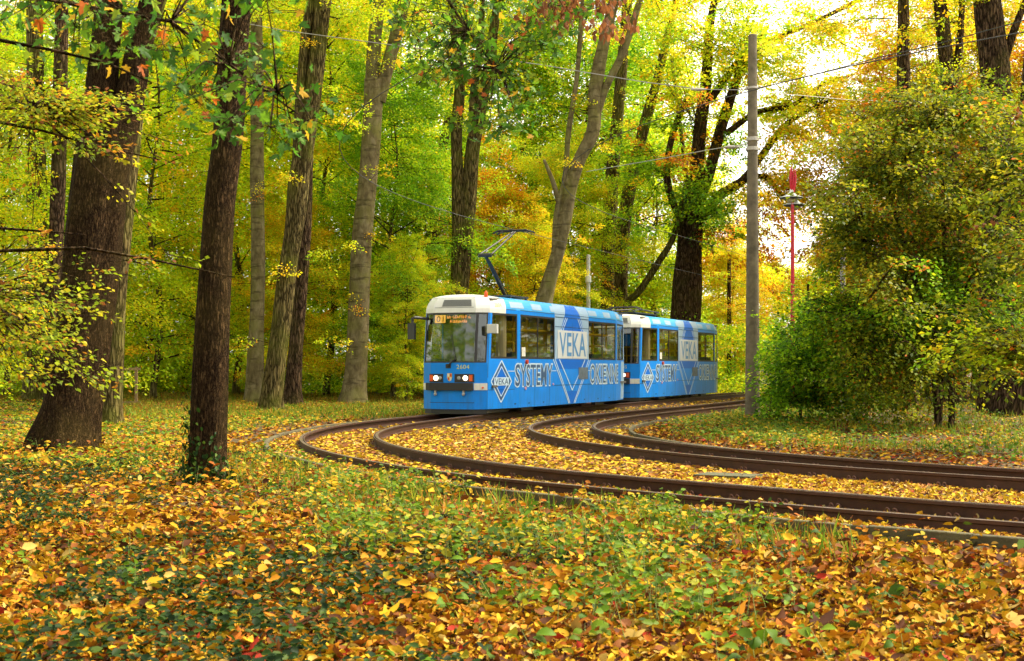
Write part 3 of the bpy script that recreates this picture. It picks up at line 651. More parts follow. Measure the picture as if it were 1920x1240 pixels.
_b = np.array([math.sin(R(21.4)), math.cos(R(21.4))]); _v = np.array([_b[1], -_b[0]])
_o = np.array([5.13, 57.9])-_b*.25-_v*1.02
tram('tram_car', 'second blue tram car coupled behind, its pantograph folded down on the roof', (_o[0], _o[1], 0), BZ, '2605', False)
m_ = MB(); a = np.array([-1.757, 42.13])+_b*13.9; b = _o+_b*.1
m_.tube([(*a, .55), (*b, .55)], .09, 8)
tag(m_.build('coupling_bar', BLACK), 'black coupling bar in the gap between the two blue tram cars', 'coupling')
# ------------------------------------------------------------------ foliage machinery
def pick(pal, n, r_):
    cols, ps = PAL[pal] if isinstance(pal, str) else pal
    return np.array(cols)[r_.choice(len(cols), n, p=np.array(ps)/sum(ps))]
def sprays(lb, P0, D0, L, K, size, pal, r_, tilt=.62, width=.42, droop=.22, T=T_Q, mixc=.35):
    S_ = len(P0); L = np.broadcast_to(np.asarray(L, float), (S_,)); D0 = nrm(D0)
    t = r_.beta(1.6, 1.3, (S_, K)); sg = r_.choice([-1, 1], (S_, K))
    side = nrm(np.cross(D0, np.array([0, 0, 1.])+1e-6)); off = sg*np.abs(r_.normal(.5, .33, (S_, K)))*width*np.sin(np.pi*(.12+.85*t))*L[:, None]
    pos = P0[:, None]+D0[:, None]*(t*L[:, None])[..., None]+side[:, None]*off[..., None]
    pos[..., 2] += r_.normal(0, .085, (S_, K))*L[:, None]-droop*t*t*L[:, None]
    X = D0[:, None]*.8+side[:, None]*(sg*.7)[..., None]+r_.normal(0, .4, (S_, K, 3)); X[..., 2] -= .25
    Z = np.array([0, 0, 1.])+r_.normal(0, tilt, (S_, K, 3))
    base = pick(pal, S_, r_)[:, None].repeat(K, 1); alt = pick(pal, S_*K, r_).reshape(S_, K, 3)
    c = np.where((r_.random((S_, K)) < mixc)[..., None], alt, base)*r_.uniform(.7, 1.25, (S_, K, 1))
    s_ = size*r_.uniform(.7, 1.3, (S_, K))
    lb.add(T[0], T[1], pos.reshape(-1, 3), X.reshape(-1, 3), Z.reshape(-1, 3), s_.ravel(), c.reshape(-1, 3))
def limbs(lb, sb, A, Bp, nsp, L, K, size, pal, r_, t0=.2, rad=.03, spread=.9, rise=.0, **kw):
    """branches from A to B (bowed), each with leafy sprays fanning off alternately"""
    A = np.asarray(A, float); Bp = np.asarray(Bp, float); n = len(A); d = Bp-A; ln = np.linalg.norm(d, axis=1)
    mid = (A+Bp)/2+np.c_[r_.normal(0, .05, (n, 2))*ln[:, None], .10*ln+rise*ln]
    def at(t): t = t[..., None]; return (1-t)**2*A[:, None]+2*t*(1-t)*mid[:, None]+t*t*Bp[:, None]
    if sb is not None:
        ts = np.linspace(0, 1, 5)[None].repeat(n, 0); q_ = at(ts)
        for k in range(4):
            ra = (rad*ln/4+.008)*(1-k*.24); rb = (rad*ln/4+.008)*(1-(k+1)*.24); sb.add(q_[:, k], q_[:, k+1], ra, np.maximum(rb, .004))
    ts = np.sort(t0+(1-t0)*r_.random((n, nsp)), 1); ts[:, -1] = .97; q_ = at(ts).reshape(-1, 3)
    dirh = nrm(d*np.array([1, 1, .35]))[:, None].repeat(nsp, 1); sd = np.cross(dirh, np.array([0, 0, 1.])); sg = np.where(np.arange(nsp) % 2 == 0, 1, -1)[None, :, None]
    dd = dirh+sd*sg*spread*r_.uniform(.3, 1.3, (n, nsp, 1)); dd[:, -1] = dirh[:, -1]; dd = dd+r_.normal(0, .15, dd.shape)*[1, 1, 2.6]
    dd = nrm(dd.reshape(-1, 3)); LL = L*r_.uniform(.65, 1.25, len(q_))
    if sb is not None:
        e_ = q_+dd*LL[:, None]*.75; e_[:, 2] -= .05*LL; sb.add(q_, e_, .006+rad*.12, .003)
    sprays(lb, q_, dd, LL, K, size, pal, r_, **kw)
def tree_mesh(seed, hgt, rad, pal, z0=1.2, nl=62, nsp=9, K=125, size=.10, L=1.5, shape='col', up=.10):
    r_ = np.random.default_rng(seed); lb, sb = LB(), SB()
    z = z0+(hgt-z0)*((np.arange(nl)+r_.random(nl))/nl)**.92; a = np.arange(nl)*2.399+r_.normal(0, .3, nl); u = (z-z0)/(hgt-z0)
    prof = (np.clip(1.15-u**4, 0, 1)*(.8+.3*np.sin(9*u+seed)) if shape == 'col' else np.sin(np.pi*(.08+.84*u))**.6)
    rr = rad*prof*r_.uniform(.65, 1.15, nl)
    A = np.c_[np.zeros(nl), np.zeros(nl), z]; Bp = np.c_[rr*np.cos(a), rr*np.sin(a), z+rr*up+r_.normal(0, .95, nl)]
    limbs(lb, sb, A, Bp, nsp, L, K, size, pal, r_)
    return lb.mesh('crown'), sb.lb.mesh('branches')
def trunk_geo(mb, pts, seed=0, sides=18, flare=.45, fh=1.1, rough=.05, step=.35, lobes=5):
    """pts: (x, y, z, radius) from the base up; tapered, slightly fluted, flared where it meets the soil"""
    r_ = np.random.default_rng(seed); K = np.array(pts, float); d = np.r_[0, np.cumsum(np.linalg.norm(np.diff(K[:, :3], axis=0), axis=1))]
    n = max(3, int(d[-1]/step)); s_ = np.linspace(0, d[-1], n)
    Q = spl(K, 10); dq = np.r_[0, np.cumsum(np.linalg.norm(np.diff(Q[:, :3], axis=0), axis=1))]
    p = np.stack([np.interp(s_*dq[-1]/d[-1], dq, Q[:, k]) for k in range(4)], 1); z0 = p[0, 2]
    t = nrm(np.gradient(p[:, :3], axis=0)); th = np.arange(sides)*2*math.pi/sides; ph = r_.uniform(0, 6.28, 8); vs = []
    u = np.array([1., 0, 0]); k1, k2 = r_.integers(2, 4), r_.integers(5, 8)
    for i in range(n):
        u = u-t[i]*u.dot(t[i]); u /= np.linalg.norm(u); w_ = np.cross(t[i], u); h_ = p[i, 2]-z0
        f = max(0, 1-h_/fh)**2*flare*(1+.45*np.cos(lobes*th+ph[0])+.25*np.cos(3*th+ph[1]))
        g = rough*(np.cos(k1*th+ph[2]+.5*h_)+.7*np.cos(k2*th+ph[3]-.8*h_)+.5*np.sin(1.7*h_+ph[4])+.35*np.cos(11*th+ph[5]+.7*np.sin(h_*1.1)))
        rr = p[i, 3]*(1+f+g); vs += [tuple(p[i, :3]+u*rr[j]*math.cos(th[j])+w_*rr[j]*math.sin(th[j])) for j in range(sides)]
    mb.add(vs, [(i*sides+j, i*sides+(j+1) % sides, (i+1)*sides+(j+1) % sides, (i+1)*sides+j) for i in range(n-1) for j in range(sides)]+[tuple((n-1)*sides+j for j in range(sides))])
def px_path(D, seg, base=False, top=None, dD=0):
    """traced outline centre points (photo x, y, width) at distance D"""
    out = []
    for i, (x, y, w_) in enumerate(seg):
        Dd = D+dD*i/max(1, len(seg)-1); q_ = P(x, y, Dd); out.append([q_[0], q_[1], q_[2], w_*Dd/F/2])
    if base: b = list(out[0]); b[2] = -.45; out[0][2] = max(out[0][2], -.1); out.insert(0, b)
    if top:                                          # carries on above the frame
        a, b = np.array(out[-2]), np.array(out[-1]); d = (b-a)[:3]; d /= max(.1, np.linalg.norm(d))
        for k in (1, 2): out.append([*(b[:3]+d*top*k/2), b[3]*(1-.35*k)])
    return out
HI = {}
for k, (pal, seed) in {'g': ('g', 61), 'yg': ('yg', 62), 'y': ('y', 63)}.items():
    HI[k] = tree_mesh(seed, 9.5, 4.6, pal, z0=.3, nl=24, nsp=7, K=75, size=.11, L=1.7, shape='ball', up=.35)
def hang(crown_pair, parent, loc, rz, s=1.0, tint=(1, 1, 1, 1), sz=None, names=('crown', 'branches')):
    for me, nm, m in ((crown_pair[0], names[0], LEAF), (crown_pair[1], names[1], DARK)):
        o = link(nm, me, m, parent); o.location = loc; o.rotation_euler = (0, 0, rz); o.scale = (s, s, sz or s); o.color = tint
def px_tree(name, label, cat, D, stems, bk, seed, crown=None, group=None, flare=.35, fh=1.1, rough=.04, top=7, sides=18, step=.4, extra=None, dD=0):
    b0 = P(stems[0][0][0], HZ, D); e = empty(name, (b0[0], b0[1], 0)); tag(e, label, cat, group); mb = MB()
    off = np.array([b0[0], b0[1], 0, 0]); tops = []
    for i, sgm in enumerate(stems):
        pth = px_path(D, sgm, base=(i == 0), top=(top if sgm[-1][1] <= 5 else None), dD=dD)
        pth = [list(np.array(q_)-off) for q_ in pth]
        if sgm[-1][1] <= 5: tops.append(pth[-2])
        trunk_geo(mb, pth, seed+i, sides, flare if i == 0 else 0, fh, rough, step)
    mb.build('trunk', bk, e, smooth=True)
    if D > 40 and crown:
        r_ = np.random.default_rng(seed+500); lb, sb = LB(), SB(); n = 9; st = np.array(px_path(D, stems[0])[1:]); k = r_.integers(0, len(st), n)
        A = st[k, :3]-off[:3]; A[:, 2] += r_.uniform(-.8, .8, n); A[:, 2] = np.maximum(A[:, 2], 2.2); limbs(lb, sb, A, A+np.c_[r_.normal(0, 1.3, n), r_.uniform(-1.6, .6, n), r_.uniform(-.1, .5, n)], 4, .9, 40, .085, r_.choice(['yg', 'g', 'y']), r_, rad=.02)
        lb.build('shoots', LEAF, e); sb.lb.build('shoot_twigs', DARK, e)
    if crown:
        for i, t in enumerate(tops): hang(HI[crown], e, (t[0], t[1]+(1.5 if D > 45 else 0), t[2]-(4.5 if D > 45 else .3)), seed+i*1.7, (1.15 if D > 45 else .9) if i == 0 else .8)
    return e
G0 = 'mature trees of the wood'
px_tree('oak_tree', 'massive dark furrowed oak trunk with wide flared foot at the left', 'tree', 27.2,
        [[(122, 838, 122), (136, 760, 106), (152, 640, 106), (168, 500, 104), (182, 380, 104), (200, 250, 108), (207, 200, 112)],
         [(190, 270, 72), (192, 150, 62), (200, 60, 56), (206, 0, 52)], [(222, 270, 60), (246, 170, 52), (262, 80, 46), (284, 0, 42)]], OAK, 11, 'g', G0, flare=.2, fh=1.5, rough=.045, sides=56, step=.12)
px_tree('oak_tree', 'slender dark oak trunk with ivy round its foot, nearest to the camera', 'tree', 19.7,
        [[(388, 900, 74), (390, 830, 70), (393, 730, 68), (398, 600, 64), (404, 500, 62), (412, 380, 60), (428, 250, 58), (436, 120, 55), (444, 0, 54)]], OAK, 23, 'g', G0, flare=.25, fh=.55, rough=.032, sides=40, step=.1)
px_tree('beech_tree', 'tall mossy beech trunk at the far left edge behind hanging leaves', 'tree', 61.7,
        [[(60, 757, 40), (66, 640, 36), (70, 500, 38), (70, 350, 36), (66, 200, 33), (64, 0, 28)]], MOSSY, 31, 'g', G0)
px_tree('beech_tree', 'thin brown trunk just left of the massive oak, bare and upright', 'tree', 46,
        [[(98, 770, 34), (100, 640, 30), (104, 480, 28), (110, 300, 27), (114, 120, 25), (116, 0, 24)]], DARK, 37, 'yg', G0)
px_tree('beech_tree', 'pale leaning trunk half hidden behind the right flank of the massive oak', 'tree', 40,
        [[(205, 790, 44), (214, 650, 38), (222, 520, 36), (236, 380, 34), (252, 220, 30), (262, 120, 28), (300, 0, 24)]], MOSSY, 41, 'g', G0)
px_tree('beech_tree', 'straight pale grey trunk behind the ivy-footed oak, right of it', 'tree', 60.5,
        [[(476, 757, 36), (480, 640, 30), (484, 500, 27), (482, 350, 25), (482, 180, 24), (480, 0, 22)]], BEECH, 43, 'yg', G0)
px_tree('hornbeam_tree', 'fluted olive trunk leaning right with two stems joined high up', 'tree', 52,
        [[(508, 768, 44), (516, 690, 38), (528, 600, 34), (540, 500, 32), (553, 420, 34), (562, 330, 36), (576, 250, 34), (590, 150, 32), (600, 60, 32), (606, 0, 32)],
         [(560, 320, 26), (562, 240, 22), (566, 150, 20), (574, 60, 19), (586, 0, 18)]], MOSSY, 47, 'yg', G0, rough=.07)
px_tree('beech_tree', 'short visible piece of dark trunk just behind the leaning fluted trunk', 'tree', 57.5,
        [[(548, 762, 36), (556, 640, 26), (568, 500, 23), (574, 380, 22), (580, 200, 20), (588, 0, 18)]], DARK, 53, 'yg', G0)
px_tree('beech_tree', 'smooth grey beech trunk with ringed scars forking high up, mid left of tram', 'tree', 61,
        [[(662, 757, 50), (668, 690, 42), (672, 600, 40), (679, 450, 38), (690, 330, 35), (698, 220, 36), (702, 150, 38)],
         [(698, 170, 26), (700, 110, 26), (704, 60, 25), (712, 0, 26)], [(710, 190, 26), (728, 120, 25), (744, 60, 24), (758, 0, 24)]], BEECH, 59, 'yg', G0, rough=.03)
px_tree('hornbeam_tree', 'twin-stemmed brown trunk rising right behind the front tram roof', 'tree', 66,
        [[(862, 748, 42), (862, 560, 31), (862, 440, 29), (858, 330, 24), (856, 240, 22), (862, 150, 19), (846, 0, 15)],
         [(866, 560, 22), (876, 420, 26), (884, 300, 27), (896, 230, 24), (912, 150, 19), (934, 0, 15)], [(884, 290, 15), (888, 180, 15), (900, 80, 12), (905, 0, 10)]], MOSSY, 67, 'g', G0, rough=.06)
px_tree('beech_tree', 'crooked dark trunk leaning right above the middle of the front tram car', 'tree', 64,
        [[(1000, 745, 42), (1014, 600, 34), (1026, 540, 28), (1044, 480, 25), (1058, 420, 27), (1070, 350, 28), (1086, 300, 24), (1112, 245, 25), (1116, 170, 25), (1130, 90, 22), (1152, 0, 19)],
         [(1040, 470, 13), (1044, 400, 11), (1060, 330, 10), (1066, 250, 10), (1082, 140, 9), (1092, 0, 8)], [(1108, 250, 17), (1134, 170, 15), (1172, 90, 13), (1200, 0, 12)], [(1060, 430, 12), (1040, 350, 9), (1020, 300, 5)]], BEECH, 71, 'o' if 'o' in HI else 'y', G0, rough=.06)
px_tree('beech_tree', 'broad olive trunk behind the gap between the tram cars, left stem', 'tree', 82,
        [[(1138, 738, 46), (1140, 600, 34), (1142, 480, 30), (1146, 350, 26), (1160, 200, 22), (1176, 0, 18)]], MOSSY, 73, 'g', G0)
px_tree('beech_tree', 'knobbly pale trunk behind the gap between the tram cars, right stem', 'tree', 79,
        [[(1160, 740, 44), (1164, 600, 26), (1166, 480, 26), (1176, 380, 24), (1204, 250, 20), (1240, 120, 16), (1268, 0, 13)]], MOSSY, 79, 'yg', G0, rough=.09)
px_tree('leaning_tree', 'slim bare stem slanting up to the right over the rear tram car', 'tree', 76,
        [[(1158, 740, 16), (1172, 585, 14), (1200, 545, 13), (1236, 490, 12), (1264, 440, 11), (1290, 330, 8)]], MOSSY, 83, None, G0, flare=.1)
# the spreading oak behind the rear car: heavy limbs reaching over the pole towards the right
e = px_tree('spreading_oak', 'huge dark oak with spreading limbs behind the rear tram car', 'tree', 77,
        [[(1278, 742, 66), (1284, 600, 58), (1290, 500, 50), (1296, 420, 46), (1300, 360, 36)],
         [(1292, 420, 26), (1304, 340, 26), (1312, 240, 24), (1322, 170, 22), (1330, 60, 16), (1340, 0, 13)],
         [(1300, 400, 24), (1330, 320, 20), (1352, 240, 20), (1378, 160, 17), (1402, 100, 12), (1440, 50, 8)],
         [(1306, 420, 22), (1346, 370, 19), (1392, 340, 16), (1430, 290, 13), (1474, 234, 11), (1530, 200, 7), (1572, 182, 5)],
         [(1320, 400, 15), (1370, 350, 13), (1430, 330, 10), (1462, 360, 7), (1480, 374, 4)],
         [(1362, 250, 12), (1420, 210, 10), (1480, 200, 8), (1540, 160, 6), (1600, 140, 4)],
         [(1330, 190, 14), (1390, 110, 13), (1460, 70, 11), (1530, 40, 9), (1610, 0, 8)],
         [(1296, 440, 16), (1270, 400, 14), (1250, 330, 13), (1262, 250, 11), (1290, 180, 9)]], DARK, 89, 'g', G0, flare=.2, rough=.06)
r_ = np.random.default_rng(5); lb, sb = LB(), SB(); o0 = np.array([e.location.x, e.location.y, 0])
def cloud(D, boxes, lb, sb, r_, starts, nsp=6, L=1.3, K=40, size=.12, dep=3.0, **kw):
    """leafy boughs ending inside photo boxes (x0, y0, x1, y1, palette, count), drawn from the nearest start point"""
    st = np.array([P(x, y, D) for x, y in starts])
    for x0, y0, x1, y1, pal, cnt in boxes:
        D_ = D+r_.normal(0, dep, cnt); X = r_.uniform(x0, x1, cnt); Y = r_.uniform(y0, y1, cnt)
        E_ = np.stack([(X-PX)*D_/F, D_, H+(HZ-Y)*D_/F], 1)
        k = np.linalg.norm(E_[:, None]-st[None], axis=2).argmin(1); A = st[k]
        A = E_+(A-E_)*np.minimum(1, 3.2/np.maximum(.1, np.linalg.norm(A-E_, axis=1)))[:, None]
        limbs(lb, sb, A-kw['o0'], E_-kw['o0'], nsp, L, K, size, pal, r_, rad=kw.get('rad', .03), tilt=kw.get('tilt', .45), droop=kw.get('droop', .12))
cloud(76, [(1180, -40, 1420, 200, 'yg', 56), (1150, 200, 1380, 460, 'gr', 40), (1380, -30, 1500, 140, 'yg', 24), (1400, 130, 1660, 330, 'ye', 50), (1500, -20, 1680, 90, 'ye', 10), (1340, 60, 1560, 240, 'yg', 26), (1430, 40, 1620, 200, 'ye', 18), (1430, 200, 1600, 340, 'ye', 22), (1430, 400, 1560, 475, 'or', 8), (1440, 330, 1600, 450, 'ye', 14), (1560, 90, 1700, 240, 'ye', 16), (1260, 360, 1360, 450, 'dk', 10),
           (1380, 330, 1500, 420, 'ye', 9), (1340, 420, 1460, 540, 'or', 8), (1200, 150, 1330, 330, 'or', 10)], lb, sb, r_,
      [(1310, 240), (1300, 380), (1352, 240), (1392, 340), (1474, 234), (1530, 200), (1430, 330), (1480, 200), (1400, 110), (1530, 40), (1250, 330)], size=.17, K=34, o0=o0)
lb.build('crown', LEAF, e); sb.lb.build('branches', DARK, e)
GB = 'tall trunks beyond the leafy bush'
px_tree('oak_tree', 'dark bent trunk rising above the bush, left of three at upper right', 'tree', 52,
        [[(1700, 760, 40), (1698, 400, 30), (1696, 215, 26), (1694, 130, 25), (1694, 0, 20)]], DARK, 97, 'y', GB)
px_tree('oak_tree', 'dark forking trunk above the bush, middle of three at upper right', 'tree', 56,
        [[(1790, 750, 44), (1788, 400, 34), (1782, 200, 26), (1772, 90, 26), (1762, 0, 24)], [(1784, 200, 14), (1796, 110, 14), (1802, 50, 12), (1804, 0, 11)]], DARK, 101, 'y', GB)
px_tree('oak_tree', 'thickest dark trunk above the bush, right of three at upper right', 'tree', 46,
        [[(1868, 770, 70), (1868, 400, 58), (1866, 160, 56), (1858, 80, 52), (1850, 0, 50)], [(1880, 120, 18), (1904, 50, 14), (1924, 0, 12)]], DARK, 103, 'y', GB)
px_tree('oak_tree', 'near-black trunk standing at the right edge behind the leafy boughs', 'tree', 42.5,
        [[(1902, 784, 84), (1906, 690, 78), (1916, 560, 74), (1930, 400, 70), (1945, 200, 64), (1960, 0, 60)]], DARK, 107, 'g', GB, flare=.15)
# ------------------------------------------------------------------ understorey trees that fill the wood
UM = {'g': tree_mesh(1, 13, 4.3, 'g', z0=1.0), 'yg': tree_mesh(2, 14, 4.0, 'yg', z0=1.2), 'y': tree_mesh(3, 12.5, 4.2, 'y', z0=1.0), 'o': tree_mesh(4, 12, 3.9, 'o', z0=1.6), 'gr': tree_mesh(5, 13.5, 4.5, 'gr', z0=1.3)}
SAP = MB(); trunk_geo(SAP, [(0, 0, -.4, .11), (0, 0, 0, .105), (.25, .05, 3, .09), (-.1, 0, 6, .065), (.2, .1, 9.5, .04), (0, .1, 12, .015)], 3, 10, .3, .5, .05, .8); SAPM = SAP.build('trunk', MOSSY).data; bpy.data.objects.remove(bpy.data.objects['trunk.%03d' % max([int(o.name[6:]) for o in bpy.data.objects if o.name.startswith('trunk.') and o.name[6:].isdigit()])])
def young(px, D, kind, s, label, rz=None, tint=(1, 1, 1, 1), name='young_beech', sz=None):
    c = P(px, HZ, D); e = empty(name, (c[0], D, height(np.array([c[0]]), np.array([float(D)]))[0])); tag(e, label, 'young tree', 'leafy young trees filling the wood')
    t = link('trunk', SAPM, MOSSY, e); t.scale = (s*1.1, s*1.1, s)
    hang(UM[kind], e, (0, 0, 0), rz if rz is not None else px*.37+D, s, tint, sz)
for a in [
 (-95, 48, 'yg', 1.05, 'yellow-green young tree cut off by the left picture edge'),
 (10, 70, 'g', 1.45, 'green young tree behind the mossy beech at far left'),
 (120, 84, 'yg', 1.75, 'light young tree between the thin brown trunk and massive oak'),
 (285, 64, 'yg', 1.35, 'bright yellow-green young tree just right of the massive oak'),
 (345, 82, 'yg', 1.75, 'light green young tree seen left of the ivy-footed oak'),
 (300, 100, 'y', 2.0, 'distant yellow young tree in the gap between the two oaks'),
 (440, 74, 'yg', 1.6, 'young tree between ivy-footed oak and straight grey trunk'),
 (505, 96, 'gr', 2.0, 'tall green young tree far behind the straight grey trunk'),
 (545, 66, 'y', .75, 'low orange-yellow young tree behind the leaning fluted trunk'),
 (610, 73, 'yg', 1.55, 'young tree between the leaning fluted trunk and the grey beech'),
 (650, 96, 'gr', 1.9, 'tall green young tree far behind the forked grey beech'),
 (735, 68, 'gr', 1.15, 'bright green young tree just right of the forked grey beech'),
 (780, 88, 'yg', 1.9, 'tall yellow-green young tree behind left end of the front tram'),
 (760, 64, 'yg', .5, 'small yellow-green young tree low beside the tram mirror'),
 (800, 72, 'yg', .9, 'yellow-green young tree whose crown shows left of the tram roof'),
 (940, 76, 'o', 1.0, 'orange young tree right of the twin-stemmed trunk'),
 (975, 92, 'yg', 1.9, 'yellow-green young tree far behind the pantograph'),
 (1000, 68, 'y', .66, 'low golden young tree just over the front tram roof'),
 (1090, 90, 'gr', 1.9, 'green young tree behind the crooked leaning trunk'),
 (1060, 74, 'yg', .95, 'yellow-green young tree between crooked trunk and tram roof'),
 (1200, 98, 'yg', 1.8, 'light young tree behind the stems by the tram gap'),
 (1225, 90, 'yg', 1.15, 'light young tree behind the slim slanting stem'),
 (1350, 98, 'o', .95, 'orange young tree right of the spreading oak trunk'),
 (1372, 88, 'y', .72, 'golden young tree behind the thin post by the rear car'),
 (1440, 118, 'yg', .74, 'pale young tree far off between concrete pole and red lamp'),
 (1520, 112, 'o', .68, 'peach-orange young tree far off right of the red lamp'),
 (1580, 100, 'y', .95, 'yellow young tree behind the grey pole and leafy bush'),
 (1655, 88, 'y', 1.22, 'thin yellow crown above the bush under the open sky'),
 (1735, 72, 'o', 1.5, 'orange-leaved crown between the left two trunks above the bush'),
 (1825, 66, 'y', 1.5, 'golden crown between the right two trunks above the bush'),
 (1925, 60, 'o', 1.25, 'russet crown at the upper right picture corner'),
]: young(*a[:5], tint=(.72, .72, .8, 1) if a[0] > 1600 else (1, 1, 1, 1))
# the wood beyond, one leafy mass
r_ = np.random.default_rng(9); lb, sb = LB(), SB(); n = 2000
X = r_.uniform(-62, 48, n); Y = r_.uniform(98, 116, n); top = np.where(X < 14, 25, np.where(X < 17, 17, np.where(X < 29, 8.6, 15))); Z = r_.random(n)**.8*top+.3
A = np.stack([X, Y, Z], 1); Bp = A+np.stack([r_.normal(0, 2, n), r_.normal(0, 1.5, n), r_.uniform(0, .8, n)], 1)
for pal, a, b in (('g', 0, 400), ('yg', 400, 1150), ('y', 1150, 1600), ('gr', 1600, 1800), ('o', 1800, 2000)): limbs(lb, None, A[a:b], Bp[a:b], 5, 2.2, 42, .21, pal, r_, tilt=.5)
n = 2600; A = np.stack([r_.uniform(-50, 14, n), r_.uniform(77, 98, n), r_.random(n)**1.4*4.2+.05], 1)
limbs(lb, None, A[:1300], A[:1300]+r_.normal(0, 1.4, (1300, 3))*[1, 1, .3], 5, 1.5, 26, .16, 'g', r_, tilt=.5); limbs(lb, None, A[1300:], A[1300:]+r_.normal(0, 1.4, (1300, 3))*[1, 1, .3], 5, 1.5, 26, .16, 'yg', r_, tilt=.5)
for (x0, x1, y0, y1, tp, n, pal) in ((27, 60, 34, 100, 15, 1500, 'yg'), (-62, -30, -20, 60, 18, 1300, 'g'), (-45, 55, -42, -28, 16, 560, 'g'), (40, 60, -30, 40, 14, 380, 'yg')):  # more foliage around the camera, mostly unseen, added to darken the glass reflections
    A = np.stack([r_.uniform(x0, x1, n), r_.uniform(y0, y1, n), r_.random(n)*tp+.4], 1); limbs(lb, None, A, A+r_.normal(0, 1.8, (n, 3))*[1, 1, .3], 4, 2.6, 18, .42, pal, r_, tilt=.55)
ff = lb.build('far_wood', LEAF); tag(ff, 'far wood behind the tracks fading into yellow and green leaves, with mostly unseen foliage added around for reflections', 'wood', kind='stuff')
r_ = np.random.default_rng(12); mb = MB()
for i in range(34):
    x, y = r_.uniform(-55, 11), r_.uniform(82, 126); rr = r_.uniform(.12, .4); hh = 20 if x < 12 else 6; rr *= (1 if x < 12 else .5); trunk_geo(mb, [(x, y, -.4, rr), (x+r_.normal(0, .3), y, hh*.5, rr*.8), (x+r_.normal(0, 1), y, hh, rr*.4)], i, 8, .2, .8, .04, 2.5)
fs = mb.build('far_stems', DARK, ff, smooth=True)
# ------------------------------------------------------------------ shrubs and overhanging boughs
def bough_thing(name, label, cat, loc, trunk=None, bk=DARK, group=None):
    e = empty(name, loc); tag(e, label, cat, group)
    if trunk:
        mb = MB()
        for i, p in enumerate(trunk): trunk_geo(mb, [list(np.array(q_)-np.array([loc[0], loc[1], 0, 0])) for q_ in p], 3+i, 12, .25 if i == 0 else 0, .5, .05, .25)
        mb.build('trunk', bk, e, smooth=True)
    return e
def finish(e, lb, sb, m=None):
    lb.build('crown', m or LEAF, e); sb.lb.build('branches', DARK, e)
def pt4(x, y, D, r): q_ = P(x, y, D); return [q_[0], q_[1], q_[2], r]
r_ = np.random.default_rng(21)
# big leafy bush at the right
c = P(1760, HZ, 34); e = bough_thing('leafy_bush', 'tall spreading leafy bush filling the right side above the bank', 'bush', (c[0], 34, 0),
    [[[c[0], 34, -.4, .10], [c[0], 34, 0, .09], pt4(1740, 600, 34, .08), pt4(1700, 480, 34, .06), pt4(1660, 330, 34, .04)],
     [[c[0]+.3, 34, -.1, .08], pt4(1790, 600, 34, .07), pt4(1850, 470, 34, .05), pt4(1890, 330, 34, .03)],
     [[c[0]+.1, 34.3, -.1, .07], pt4(1770, 560, 34.4, .06), pt4(1770, 400, 34.6, .05), pt4(1760, 220, 34.5, .03)]], DARK)
lb, sb = LB(), SB()
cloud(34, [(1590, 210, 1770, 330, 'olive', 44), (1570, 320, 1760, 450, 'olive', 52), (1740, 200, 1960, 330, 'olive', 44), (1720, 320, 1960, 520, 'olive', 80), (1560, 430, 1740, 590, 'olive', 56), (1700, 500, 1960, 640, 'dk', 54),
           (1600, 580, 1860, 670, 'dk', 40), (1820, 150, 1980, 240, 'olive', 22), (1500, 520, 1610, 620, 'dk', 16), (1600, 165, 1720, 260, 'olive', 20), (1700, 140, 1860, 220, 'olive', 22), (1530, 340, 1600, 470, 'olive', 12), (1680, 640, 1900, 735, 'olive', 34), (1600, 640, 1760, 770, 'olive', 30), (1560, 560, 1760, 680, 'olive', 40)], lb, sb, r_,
      [(1740, 600), (1700, 480), (1660, 330), (1790, 600), (1850, 470), (1890, 330), (1770, 400), (1760, 220), (1620, 450), (1600, 600)], nsp=6, L=.8, K=26, size=.095, dep=1.5, o0=np.array([c[0], 34, 0]), tilt=.55, droop=.42)
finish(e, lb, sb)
c = P(1500, HZ, 37.5); e = bough_thing('low_shrub', 'low bright green shrub right beside the concrete pole', 'bush', (c[0], 37.5, 0), [[[c[0], 37.5, -.4, .05], [c[0], 37.5, 0, .045], pt4(1505, 700, 37.5, .03), pt4(1500, 610, 37.5, .015)]])
lb, sb = LB(), SB()
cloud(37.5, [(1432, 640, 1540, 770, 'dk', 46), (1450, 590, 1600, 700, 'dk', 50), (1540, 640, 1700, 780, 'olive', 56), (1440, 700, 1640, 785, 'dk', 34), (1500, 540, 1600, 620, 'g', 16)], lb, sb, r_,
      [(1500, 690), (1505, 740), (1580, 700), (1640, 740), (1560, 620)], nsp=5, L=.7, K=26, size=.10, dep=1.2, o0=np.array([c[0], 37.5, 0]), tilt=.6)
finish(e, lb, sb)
c = P(2080, HZ, 25); e = bough_thing('hazel_tree', 'sunlit boughs of a near tree reaching in from the right edge', 'tree', (c[0], 25, 0), [[[c[0], 25, -.4, .16], [c[0], 25, 0, .15], [c[0], 25, 4, .11], [c[0]+.1, 25, 8, .05]], [pt4(2080, 700, 25, .06), pt4(1960, 690, 25, .035), pt4(1900, 715, 25, .02), pt4(1845, 750, 25, .012)]])
lb, sb = LB(), SB()
cloud(25, [(1800, 560, 1960, 660, 'olive', 22), (1760, 590, 1900, 690, 'yg', 10), (1850, 400, 1990, 560, 'olive', 26), (1880, 640, 1980, 730, 'olive', 12), (1850, 170, 1990, 400, 'olive', 26)], lb, sb, r_,
      [(2020, 600), (2020, 500), (2020, 690), (2020, 300), (1960, 690)], nsp=4, L=.6, K=16, size=.10, dep=.8, o0=np.array([c[0], 25, 0]), tilt=.5, rad=.02)
finish(e, lb, sb)
